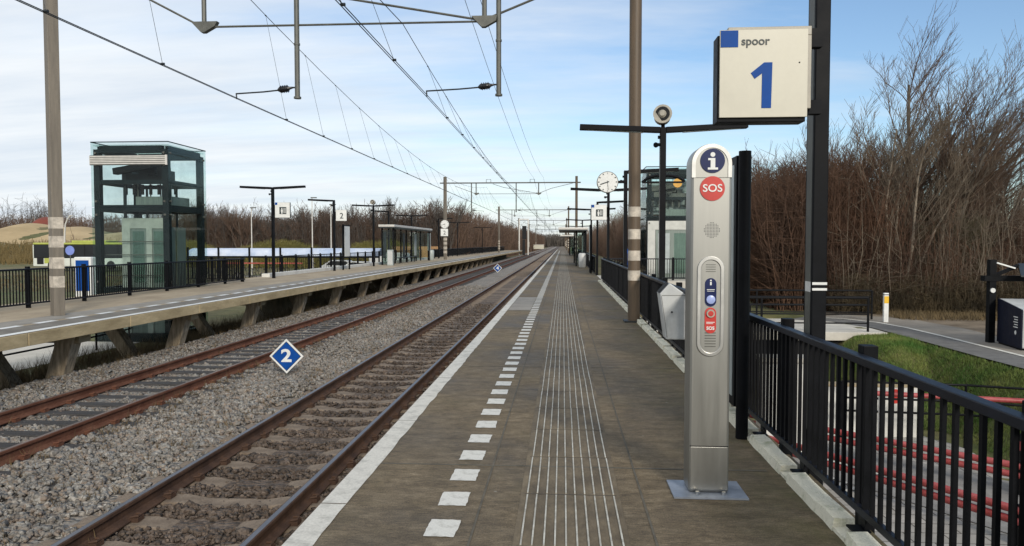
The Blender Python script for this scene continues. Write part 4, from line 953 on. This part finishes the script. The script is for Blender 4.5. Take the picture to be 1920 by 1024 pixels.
rs = thing('traffic_sign', 'round blue traffic sign on a pole in front of the bus', 'traffic sign', (-34.6,50,GL)); MB().tube([(0,0,0),(0,0,3.2)],.04,8).build('pole', M['galv'], rs); MB().disc((0,-.06,2.85),.33,.03,n=24).build('disc', pm('pale_sign_blue', (.20,.26,.62), .4, 0, .1, 3), rs)
def street_lamp(label, loc, h, curved=False):
    t = thing('street_lamp', label, 'street lamp', loc, 0, 'street lamps beyond the far platform')
    if curved:
        MB().tube([(0,0,0),(0,0,h*.62),(.15,0,h*.85),(.55,0,h*.97),(.95,0,h)],[.11,.10,.09,.08,.08],8).build('post', M['louvre'], t, smooth=True)
        MB().bx(.7,1.3,-.15,.15,h-.02,h+.08).build('lamp_head', M['louvre'], t)
    else:
        MB().tube([(0,0,0),(0,0,h)],[.075,.045],8).build('post', M['louvre'], t, smooth=True); MB().bx(-.12,.5,-.1,.1,h,h+.1).build('lamp_head', M['galv'], t)
street_lamp('thin grey lamp post between the left lift and the lift sign', (-32.2,75,GL), 7.0)
street_lamp('thin grey lamp post left of the 2 sign beyond the canopy', (-26.8,78,GL), 8.2)
street_lamp('thin lamp post just behind the 2 sign lamp', (-23.8,75,GL), 7.3)
street_lamp('white curved lamp post left of the left lift', (-64.4,92,GL), 6.9, True)
dm_ = MB(); n = 20; rows = 8
V = [(5.2*cos(2*pi*i/n)*cos(j*pi/2/rows), 5.2*sin(2*pi*i/n)*cos(j*pi/2/rows), 6.2*sin(j*pi/2/rows)) for j in range(rows+1) for i in range(n)]
dm_.add(V, [(j*n+i, j*n+(i+1)%n, (j+1)*n+(i+1)%n, (j+1)*n+i) for j in range(rows) for i in range(n)])
tag(dm_.build('dome_building', M['rust'], smooth=True, loc=(-146.5,202,3.0)), 'rust red domed roof rising behind the sandy dune', 'building')
hd = thing('wooden_hoarding', 'tan wooden hoarding behind the far shelter', 'hoarding', (-20.5,88,GL)); MB().bx(0,2.3,0,.08,.2,3.0).build('panel', M['wood'], hd); MB().bx(3.3,5.6,0,.08,.2,3.0).build('panel', M['wood'], hd); MB().bx(-.1,0,0,.12,0,3.1).bx(2.4,2.5,0,.12,0,3.1).bx(5.6,5.7,0,.12,0,3.1).build('post', M['galv'], hd)
# cars glimpsed past the canopy end
def car(label, loc, mat):
    t = thing('parked_car', label, 'car', loc, 0, 'cars parked beyond the far platform')
    MB().prism([(0,.3),(4.2,.3),(4.25,.75),(3.4,.92),(2.7,1.42),(1.0,1.45),(.25,.95),(0,.85)],0,1.75,'y').build('body', mat, t, bev=.06)
    MB().prism([(.55,.95),(3.2,.93),(2.62,1.34),(1.05,1.37)],-.012,1.762,'y').build('window', M['buswin'], t)
    for x in (.85,3.4): MB().disc((x,-.02,.33),.33,1.79,n=18).build('wheel', M['tyre'], t)
car('white car parked beyond the canopy near the far shelter', (-20.8,68,GL+.2), M['white'])
car('pale grey car parked behind the timetable board', (-24.6,74,GL+.2), M['greybin'])
wv = thing('van', 'white van parked behind the speaker lamp', 'van', (-19.6,74,GL+.1)); MB().prism([(0,.35),(5,.35),(5.05,1.1),(4.3,1.35),(3.7,2.3),(0,2.35)],0,1.9,'y').build('body', M['white'], wv, bev=.06); MB().prism([(3.5,1.4),(4.2,1.35),(3.72,2.1),(3.5,2.1)],-.012,1.912,'y').build('window', M['buswin'], wv)
for x in (1,4): MB().disc((x,-.02,.35),.35,1.94,n=18).build('wheel', M['tyre'], wv)
# lower rail beneath the far platform
hr = thing('metal_railing', 'dark railing along the pale path seen under the far platform', 'railing', (-14.4,16,GL)); 
for z_ in (.45,.75,1.05): MB().tube([(0,0,z_),(.05,4,z_),(-.2,8,z_),(-1.4,11,z_)],.028,6).build('rail', M['black'], hr)
for y,x in ((0,0),(2,.02),(4,.05),(6,-.05),(8,-.2)): MB().tube([(x,y,0),(x,y,1.05)],.03,6).build('post', M['black'], hr)
# signal post and white relay box at the end of the far platform
sgp = thing('railway_signal', 'railway signal between two pale posts at the far platform end', 'signal', (-7.6+.0,168,-1)); 
for x in (-2.2,-.2): MB().bx(x-.12,x+.12,-.1,.1,0,8.2).build('post', M['louvre'], sgp)
MB().bx(-1.5,-.9,-.2,.2,0,3.5).bx(-1.55,-.6,-.25,.25,3.6,6.6).build('signal_head', M['blackin'], sgp); MB().bx(-2.2,-.2,-.05,.05,8.0,8.2).build('cross_bar', M['louvre'], sgp)
rb_ = thing('relay_box', 'pale low relay box between the tracks in the distance', 'cabinet', (-9.6,300,-.6)); MB().bx(-2.2,2.0,0,1.5,0,1.7).build('case', M['cream'], rb_, bev=.05); MB().bx(-2.3,2.1,-.1,1.6,1.7,1.82).build('lid', M['louvre'], rb_)

# ------------------------------------------------------------------ right side low ground
def barrier(label, pts):
    t = thing('road_barrier', label, 'barrier', (pts[0][0],pts[0][1],-2.99), 0, 'red road barriers'); q = [(a-pts[0][0], b-pts[0][1]) for a,b in pts]
    for z_ in (.36,.53):
        tb = MB()
        for a, b in zip(q[:-1], q[1:]):
            L = math.hypot(b[0]-a[0], b[1]-a[1]); n = max(1,int(L/2.6))
            for i in range(n):
                s0, s1 = (i+.003)/n, (i+.996)/n; tb.tube([(a[0]+(b[0]-a[0])*s0,a[1]+(b[1]-a[1])*s0,z_),(a[0]+(b[0]-a[0])*s1,a[1]+(b[1]-a[1])*s1,z_)],.064,12)
        tb.build('red_pipe', M['redplastic'], t, smooth=True)
    for a in q[::1]: MB().bx(a[0]-.06,a[0]+.06,a[1]-.02,a[1]+.1,0,.62).build('post', M['black'], t)
barrier('near red double pipe barrier along the lower road', B2); barrier('far red double pipe barrier along the lower road', B1)
rp_ = thing('red_bar', 'bright red horizontal bar in front of the grass bank', 'barrier', (8.2,15.9,-3.0))
MB().tube([(-1.4,.6,1.33),(2.9,-.2,1.30)],.055,10).build('bar', M['redplastic'], rp_, smooth=True); MB().tube([(-1.3,.58,0),(-1.3,.58,1.3)],.05,8).build('post', M['white'], rp_); MB().tube([(2.7,-.16,0),(2.7,-.16,1.3)],.05,8).build('post', M['black'], rp_)
br_ = thing('metal_railing', 'black three-bar railing below the grass bank', 'railing', (6.2,17.2,-3.0))
for z_ in (.75,1.05,1.42): MB().tube([(.2,.2,z_),(2.8,-.1,z_),(6.3,-1.3,z_)],.026,8).build('rail', M['black'], br_)
for x,y in ((.2,.2),(1.5,.05),(2.8,-.1),(4.5,-.68),(6.2,-1.27)): MB().tube([(x,y,0),(x,y,1.42)],.028,8).build('post', M['black'], br_)
ww = thing('white_wall', 'white rendered wall standing at the end of the lower road', 'wall', (6.1,17.95,-3.0)); MB().bx(0,2.25,0,.25,0,1.2).build('panel', M['stonew'], ww, bev=.01); MB().bx(-.03,2.28,-.03,.28,1.2,1.26).build('coping', M['concrete'], ww); MB().disc((1.75,-.012,.98),.17,.01,n=20).build('red_disc', M['red'], ww)
cw = thing('white_wall', 'tall white bridge pier seen between the fence bars', 'wall', (4.35,16.4,-3.0)); MB().bx(0,1.1,0,.5,0,2.0).build('panel', M['stonew'], cw, bev=.02); MB().bx(-.05,1.15,-.05,.55,2.0,2.1).build('coping', M['bridge'], cw)
for i, (x, y) in enumerate(((8.9,12.4),(8.55,14.2))):
    bl = thing('bollard', ['black bollard with red band before the near red barrier','black bollard with red band behind the far red barrier'][i], 'bollard', (x,y,-3.0), 0, 'bollards on the lower road'); MB().tube([(0,0,0),(0,0,1.05),(0,0,1.1)],[.09,.09,.05],12).build('body', M['black'], bl, smooth=True); MB().tube([(0,0,.75),(0,0,.92)],.094,12).build('band', M['redplastic'], bl, smooth=True)
# bridge with its railings
bd = thing('foot_bridge', 'pale concrete footbridge deck behind the sign post', 'bridge', (0,0,-1.35)); MB().bx(2.4,10.7,25.1,29.6,-.28,.0).build('deck', M['bridge'], bd, bev=.02)
MB().bx(2.4,10.3,25.3,25.5,-1.6,-.285).bx(2.4,10.3,29.2,29.4,-1.6,-.285).build('void_shade', M['blackin'], bd)  # black sheets stand in for the shade of the void below the deck
def railing(label, y, x0, x1):
    t = thing('metal_railing', label, 'railing', (x0,y,-1.35), 0, 'railings on the footbridge')
    for z_ in (.28,.58,.88,1.12): MB().tube([(0,0,z_),(x1-x0,0,z_)],.025 if z_<1 else .035,8).build('rail', M['black'], t)
    n = 4
    for i in range(n+1): MB().bx((x1-x0)*i/n-.03,(x1-x0)*i/n+.03,-.03,.03,0,1.12).build('post', M['black'], t)
railing('black railing on the near side of the footbridge', 25.35, 3.2, 10.15); railing('black railing on the far side of the footbridge', 29.4, 3.2, 11.9)
mk = thing('marker_post', 'white marker post with yellow plate beside the path', 'marker post', (12.0,28.4,-1.35)); MB().bx(-.085,.085,-.06,.06,0,1.1).build('post', M['white'], mk, bev=.015); MB().bx(-.08,.08,-.068,-.061,.72,.98).build('yellow_plate', M['yellow'], mk); MB().bx(-.087,.087,-.062,.062,1.02,1.05).build('grey_band', M['dark'], mk)
# bicycle locker under its black frame
lk = thing('bicycle_locker', 'white bicycle locker with dark blue side at the right edge', 'locker', (12.46,21.0,-1.34), -.16)
MB().prism([(0,.06),(1.6,.06),(1.6,1.32),(1.35,1.30),(0,1.12)],0,.03,'x').build('side', M['navydark'], lk)
MB().prism([(0,.06),(1.6,.06),(1.6,1.32),(1.35,1.30),(0,1.12)],.032,2.6,'x').build('body', M['greybin'], lk, bev=.03)
MB().bx(.03,2.6,.05,1.55,0,.058).build('plinth', M['black'], lk)
MB().bx(.10,.13,-.015,.0,.6,.72).build('handle', M['dark'], lk)
w2 = MB()
for q in range(5): w2.bx(-.003,0,.22,.5-.05*(q%2),.88-.07*q,.905-.07*q)
w2.disc((-.003,.36,.46),.06,.003,'x',n=14); w2.build('white_lettering', M['white'], lk)
fr_ = thing('locker_canopy', 'black post and roof frame over the white bicycle locker', 'canopy', (12.62,22.75,-1.34)); MB().bx(-.09,.09,-.09,.09,0,2.45).build('post', M['black'], fr_); MB().bx(-.25,3.4,-.12,.12,1.82,1.98).build('beam', M['black'], fr_); MB().beam((.09,0,1.98),(.75,0,2.28),.1,.09).build('brace', M['black'], fr_)
MB().add([(.3,-.9,1.98),(3.4,-.9,1.98),(3.4,.2,2.3),(.85,.2,2.3),(.3,-.9,2.02),(3.4,-.9,2.02),(3.4,.2,2.34),(.85,.2,2.34)],[(0,1,2,3),(4,5,6,7),(0,1,5,4),(1,2,6,5),(2,3,7,6),(3,0,4,7)]).build('roof', M['dark'], fr_)
MB().tube([(-.02,-.1,1.55),(-.02,-.14,1.55)],.07,12).build('lamp', M['white'], fr_); MB().beam((.08,-.1,2.36),(.6,-.1,2.2),.05,.04).build('strip_light', M['white'], fr_)

# ------------------------------------------------------------------ vegetation
def blades(name, X, Y, hmin, hmax, wd, mat, lean=.5, zoff=0):
    N = len(X); Z = gh(X,Y)+zoff; a = rng.uniform(0,2*pi,N); h = rng.uniform(hmin,hmax,N); l = rng.uniform(.1,lean,N)*h; b = rng.uniform(0,2*pi,N)
    A = np.stack([X-np.cos(a)*wd,Y-np.sin(a)*wd,Z],-1); B = np.stack([X+np.cos(a)*wd,Y+np.sin(a)*wd,Z],-1); C = np.stack([X+np.cos(b)*l,Y+np.sin(b)*l,Z+h],-1)
    V = np.stack([A,B,C],1).reshape(-1,3); return kind(np_obj(name, V, np.arange(3*N).reshape(-1,3), mat), 'stuff')
N = 60000; X = rng.uniform(7.4,11,N); Y = rng.uniform(17.4,26,N); k_ = (gh(X,Y) > -2.95)&((X<10.75)|(Y<17))&~((Y>24.9)&(X<10.8))&(rng.random(N) < np.clip(1.25-.9*np.exp(-((X-9.6)/1.0)**2-((Y-24)/1.0)**2),0,1)); X, Y = X[k_], Y[k_]
blades('grass', X, Y, .04, .14, .009, M['grass'], .9)
N = 16000; X = rng.uniform(9.2,11,N); Y = rng.uniform(8,17.6,N); blades('grass', X, Y, .04, .13, .009, M['grass'], .9)
N = 26000; X = rng.uniform(-13.6,-10.1,N); Y = rng.uniform(9,48,N); k_ = (np.sin(Y*1.3)+np.sin(X*2.1+Y*.6) > -.3); blades('dry_weeds', X[k_], Y[k_], .08, .6, .009, M['dry'], .7)
N = 12000; X = rng.uniform(13,26,N); Y = rng.uniform(29.2,33,N); blades('dry_grass_edge', X, Y, .05, .3, .012, M['dry'], .8)
N = 420; X = np.concatenate([rng.normal(-6.1,.35,N), rng.normal(-4.9,.3,N//2), rng.normal(-9.2,.5,N)]); Y = rng.uniform(5,34,len(X)); X = np.repeat(X,6)+rng.normal(0,.03,len(X)*6); Y = np.repeat(Y,6)+rng.normal(0,.03,len(Y)*6)
blades('track_weeds', X, Y, .05, .17, .004, M['dry'], .9, .36)
N = 9000; X = rng.uniform(-75,-28,N); Y = rng.uniform(48,72,N); blades('meadow_grass', X, Y, .05, .35, .02, M['dry'], .7)

def grow_tree(seed, Ht, stems, spread, lean=0., rbase=.12, limbs=10, sub=7, tw=5, upw=.6, tr=.010):
    """multi-stemmed bare tree; returns trunk segments and crown segments"""
    g = np.random.default_rng(seed); tseg, cseg = [], []
    def run(p, d, L, r, depth):
        n = 5 if depth == 0 else (4 if depth == 1 else (3 if depth == 2 else 2)); r_end = r*(.35 if depth < 2 else .5); pts = []
        for i in range(n):
            d = d + g.normal(0,.085 if depth < 2 else .10,3); d[2] += upw*(.10 if depth == 0 else .16); d[0] += lean*.05; d = d/np.linalg.norm(d); q = p+d*L/n
            a, b = r+(r_end-r)*i/n, r+(r_end-r)*(i+1)/n
            (tseg if depth == 0 else cseg).append((p,q,max(a,tr*.8),max(b,tr*.7))); pts.append((p,q,b,d)); p = q
        if depth == 3: return
        cnt = (limbs, sub, tw)[depth]
        for k in range(cnt):
            s = g.uniform(.14, 1.)**.72 if depth == 0 else g.uniform(.12, 1.); i = min(n-1,int(s*n)); p0,q0,rb,dd = pts[i]; f = s*n-i; o = p0+(q0-p0)*f
            az = g.uniform(0,2*pi); side = np.array((cos(az)+lean*.16,sin(az),g.uniform(-.05,.5))); nd = dd*(.88 if depth else .78)+side*(.62 if depth else .64)*spread; nd /= np.linalg.norm(nd)
            run(o, nd, L*g.uniform(.30,.54)*(1.12-.42*s if depth == 0 else 1)*(1 if depth<2 else .9), max(rb*(.62 if depth == 0 else .5),tr), depth+1)
        
    for s_ in range(stems):
        az = 2*pi*s_/stems+g.uniform(-.5,.5); tilt = g.uniform(.04,.36)*spread; d = np.array((cos(az)*tilt+lean*.06,sin(az)*tilt,1.)); d /= np.linalg.norm(d)
        run(np.array((cos(az)*.12,sin(az)*.12,-.2)), d, Ht*g.uniform(.72,.95), rbase*g.uniform(.6,1.1), 0)
    return tseg, cseg
def tree(label, loc, seed, Ht, stems, spread, lean, mat, mt, group, **kw):
    t = thing('bare_tree', label, 'tree', loc, 0, group); a, c = grow_tree(seed, Ht, stems, spread, lean, **kw)
    for nm, sg_, mm, n in (('trunk',a,mt,6),('crown',c,mat,3)):
        V, Fq = segs_mesh([s[0] for s in sg_],[s[1] for s in sg_],[s[2] for s in sg_],[s[3] for s in sg_],n); np_obj(nm, V, Fq, mm, t, smooth=True)
    return t
GR = -1.36
BT = 'bare trees beyond the path'; PB = pm('pale_bark', (.19,.155,.115), .9, 0, .3, 3, .3, (.30,.25,.19))
FINE = dict(limbs=12, sub=9, tw=6, tr=.0072, upw=.75, rbase=.13)
tree('tallest bare tree above the path, right of the spoor 1 sign', (17.3,36,GR), 21, 11.5, 6, 1.0, .7, M['twig'], M['bark'], BT, **FINE)
tree('broad bare tree leaning right at the right edge', (21.0,38.5,GR), 22, 9.4, 5, 1.15, 1.8, M['twig'], M['bark'], BT, **FINE)
tree('pale stemmed bare tree forking left of the tallest tree', (15.0,34.2,GR), 23, 8.8, 4, 1.1, .5, M['twig2'], PB, BT, limbs=14, sub=9, tw=7, tr=.0085, upw=.8)
tree('slim bare tree directly right of the black sign post', (13.6,35.5,GR), 24, 7.6, 4, .9, .2, M['twig'], M['bark'], BT, limbs=14, sub=9, tw=6, tr=.0085, upw=.9)
tree('full bare tree in the gap between the slim tree and the tallest tree', (16.3,38.5,GR), 28, 8.8, 5, 1.0, .8, M['twig'], M['bark'], BT, **FINE)
tree('bare tree with swept twigs between the tallest tree and the right edge', (19.6,37.3,GR), 29, 9.4, 5, 1.0, 1.3, M['twig'], M['bark'], BT, **FINE)
trs = [tree('bare tree standing among the brown thicket behind the footbridge', (11.6,43,GR), 25, 7.4, 5, .9, .1, M['twig'], M['bark'], BT, limbs=12, sub=9, tw=6, tr=.009, upw=.8, rbase=.17),
       tree('bare tree standing among the brown thicket behind the footbridge', (17.0,41,GR), 26, 8.6, 4, 1.0, .6, M['twig'], PB, BT, limbs=12, sub=9, tw=6, tr=.009, upw=.8, rbase=.18),
       tree('bare tree standing among the brown thicket behind the footbridge', (19.6,40,GR), 27, 8.0, 5, 1.0, .3, M['tree2'], M['bark'], BT, limbs=12, sub=9, tw=6, tr=.009, upw=.7, rbase=.17)]
lab = trs[0]['label']
spots = [(20.6,43,1.05),(25.5,42,1.0),(24,47,1.1),(26.0,38.2,.85),(14.2,46,.9),(10.8,50,.9),(12.8,54,.95),(9.8,60,.95),(11.5,68,1.0),(10.2,78,.95),(12.5,86,1.0),(10.4,98,1.0),(11.2,112,1.05),(10.4,128,1.0),(11.6,146,1.0),(10.5,168,1.0),(30,44,1.05),(18.4,34.4,.66),(23.6,35.4,.7),(12.1,38.5,.78),(14.6,38.8,.8),(16.2,38,.85),(19.0,37.5,.9),(22.6,41.5,1.05),(13.0,41.5,.85),(15.6,44,.95),(18.4,46,1.05),(11.2,46.5,.85),(21.6,36.2,.72),(16.4,35.6,.62),(28,40,.95),(13.4,49,.95),(24.5,39.5,.9),(12.6,36.4,.6),(10.6,56,.9),(11.8,62,.95),(10.6,73,1.0),(11.4,92,1.0),(13.8,37.2,.72),(15.4,36.6,.7),(17.8,39.6,.85),(20.4,38.6,.8),(22.2,37.4,.78),(24.2,37.2,.75),(25.8,36.2,.7),(12.4,44.5,.85),(14.0,43.4,.9),(16.4,42.4,.95),(18.8,43.6,1.0),(21.6,44.8,1.05),(23.2,43.4,1.0),(26.6,40.6,.95),(10.2,53,.9),(11.0,59,.9),(29.0,36.5,.8)]
for i, (x, y, s_) in enumerate(spots):
    if x/y > .36 and y < 50: s_ *= .72
    dup(trs[i%3], (x,y,GR), lab, i*2.3, BT, (s_,s_,s_*random.uniform(.9,1.06)))

def thicket(name, X, Y, hmin, hmax, mat, r, twigs=8, zf=None, spread=.35, hf=None, bend=.13):
    N = len(X); Z = (zf if zf is not None else gh(X,Y)-.05); h = rng.uniform(hmin,hmax,N)
    if hf is not None: h = h*hf
    P0 = np.stack([X,Y,Z+0*X],-1); d0 = rng.normal(0,bend,(N,2)); d1 = d0*.5+rng.normal(0,bend,(N,2))
    Pm = P0+np.stack([d0[:,0]*h*.5,d0[:,1]*h*.5,h*.5],-1); P1 = Pm+np.stack([d1[:,0]*h*.5,d1[:,1]*h*.5,h*.5],-1)
    Ps, Qs, R0, R1 = [P0,Pm],[Pm,P1],[np.full(N,r*1.3),np.full(N,r*.85)],[np.full(N,r*.85),np.full(N,r*.3)]
    for k in range(twigs):
        s = rng.uniform(.08,.98,N)[:,None]; o = np.where(s<.5, P0+(Pm-P0)*s*2, Pm+(P1-Pm)*(s*2-1)); L = h*rng.uniform(.10,.32,N)*(1.15-.55*s[:,0]); a = rng.uniform(0,2*pi,N)
        d = np.stack([np.cos(a)*spread*1.9,np.sin(a)*spread*1.9,rng.uniform(-.1,1.0,N)],-1); d /= np.linalg.norm(d,axis=1,keepdims=True); e = o+d*L[:,None]
        Ps.append(o); Qs.append(e); R0.append(np.full(N,r*.55)); R1.append(np.full(N,r*.3))
        if k % 2 == 0:
            d2 = d+rng.normal(0,.5,(N,3)); d2[:,2] += .3; d2 /= np.linalg.norm(d2,axis=1,keepdims=True); m2 = o+d*L[:,None]*.5
            Ps.append(m2); Qs.append(m2+d2*L[:,None]*.55); R0.append(np.full(N,r*.4)); R1.append(np.full(N,r*.25))
    V, Fq = segs_mesh(np.concatenate(Ps),np.concatenate(Qs),np.concatenate(R0),np.concatenate(R1),3); return kind(np_obj(name, V, Fq, mat), 'stuff')
# right thicket: dense wall of crossing stems under the trees
M['thicketp'] = pm('pale_thicket_stems', (.13,.10,.07), .95, 0, .3, .3, 0, (.23,.185,.135))
N = 2500; Y = 32.3+rng.exponential(4.5,N); X = rng.uniform(8.5,33,N); k_ = (Y<60)&(X>9.2)&~((X<11.5)&(Y<33.5)); X, Y = X[k_], Y[k_]
thicket('brown_thicket', X, Y, 1.6, 5.2, M['thicket'], .012, 13, hf=.8+.25*np.sin(X*1.1+Y*.4)*np.sin(Y*.9))
N = 380; Y = 32.2+rng.exponential(2.5,N); X = rng.uniform(11.8,30,N); thicket('pale_saplings', X, Y, 2.0, 6.0, M['thicketp'], .016, 11, spread=.3)
N = 3500; Y = 33+rng.exponential(14,N); X = rng.uniform(9.4,14,N); k_ = Y<95; thicket('brown_thicket', X[k_], Y[k_], 3.2, 7.2, M['thicket'], .018, 13)
N = 3600; Y = 70+rng.uniform(0,1,N)**1.5*330; X = 8.8+rng.exponential(4,N); thicket('trackside_wood', X, Y, 3.8, 8.6, M['farwood'], .035, 10, GR)
N = 2600; Y = 60+rng.uniform(0,60,N); X = 10+rng.exponential(9,N); thicket('trackside_wood', X, Y, 3.8, 7.8, M['farwood'], .03, 10, GR)
# undergrowth low in front
N = 4200; Y = 31.8+rng.exponential(1.3,N); X = rng.uniform(11.5,30,N); thicket('undergrowth', X, Y, .3, 1.9, pm('olive_undergrowth', (.042,.032,.016), .95, 0, .3, 1.3, 0, (.12,.088,.045)), .009, 12, spread=.8, bend=.35)
# left wood, across the bus road
N = 9000; X = rng.uniform(-54,-15,N); Y = 97+rng.exponential(9,N); thicket('far_wood', X, Y, 3.2, 7.0, M['farwood'], .036, 9, GL, hf=1+.13*np.sin(X*.35)+.09*np.sin(X*1.1))
N = 1000; X = rng.uniform(-54,-15,N); Y = 95+rng.exponential(7,N); thicket('far_wood', X, Y, 5.0, 8.2, M['farwood2'], .022, 12, GL, spread=.2)
N = 6000; Y = 98+rng.uniform(0,1,N)**1.4*330; X = -14.6-rng.exponential(6,N)+.012*(Y-98); thicket('far_wood', X, Y, 5.5, 8.8, M['farwood'], .05, 8, GL)
N = 3000; X = rng.uniform(-7,12,N)*1.0; Y = rng.uniform(640,700,N); thicket('far_wood', X*6, Y, 7, 12, M['farwood2'], .2, 6, GL)
N = 4500; X = rng.uniform(-240,-80,N); Y = rng.uniform(205,235,N); thicket('far_wood', X, Y, 5, 10.5, M['farwood'], .09, 8, gh(X,Y)*.6+.5)
N = 1500; X = rng.uniform(-240,-100,N); Y = rng.uniform(230,260,N); thicket('far_wood', X, Y, 9, 14, M['farwood2'], .07, 8, gh(X,Y)*.6+.5, hf=1+.3*np.sin(X*.13))
# yellow green scrub in front of the left wood
N = 9000; X = rng.uniform(-55,-16,N); Y = rng.uniform(92.5,97,N); thicket('yellow_scrub', X, Y, 1.9, 4.0, M['shrub'], .035, 8, GL, spread=.8, hf=.55+.45*np.abs(np.sin(X*.23+.6)))
N = 5000; X = rng.uniform(-110,-60,N); Y = rng.uniform(98,128,N); thicket('tall_dry_grass', X, Y, .5, 1.7, pm('ochre_grass', (.14,.10,.035), .95, 0, .3, .2, 0, (.28,.20,.08)), .05, 5, None, spread=.6)
# single taller trees standing out of the left wood
FW = dict(tr=.014, limbs=13, sub=7, tw=5, rbase=.11, upw=.9)
lts = [tree('slender bare tree rising above the brown wood beyond the far platform', (-38,99,GL), 31, 7.6, 3, .75, 0, M['farwood2'], M['bark'], 'bare trees in the far wood', **FW),
       tree('slender bare tree rising above the brown wood beyond the far platform', (-24,98,GL), 32, 7.2, 4, .8, 0, M['farwood'], M['bark'], 'bare trees in the far wood', **FW)]
px_ = -53.0; i = 0
while px_ < -14.6:
    s_ = random.choice((.72,.8,.9,1.0,1.08)); dup(lts[i%2], (px_, random.uniform(95,101), GL), lts[0]['label'], i*1.9, 'bare trees in the far wood', (s_,s_,s_)); px_ += random.uniform(.7,1.7); i += 1
for k in range(14):
    s_ = random.uniform(.85,1.1); dup(lts[k%2], (-15.6-random.uniform(0,3)+.02*k, 104+k*9, GL), lts[0]['label'], k*2.1, 'bare trees in the far wood', (s_,s_,s_))
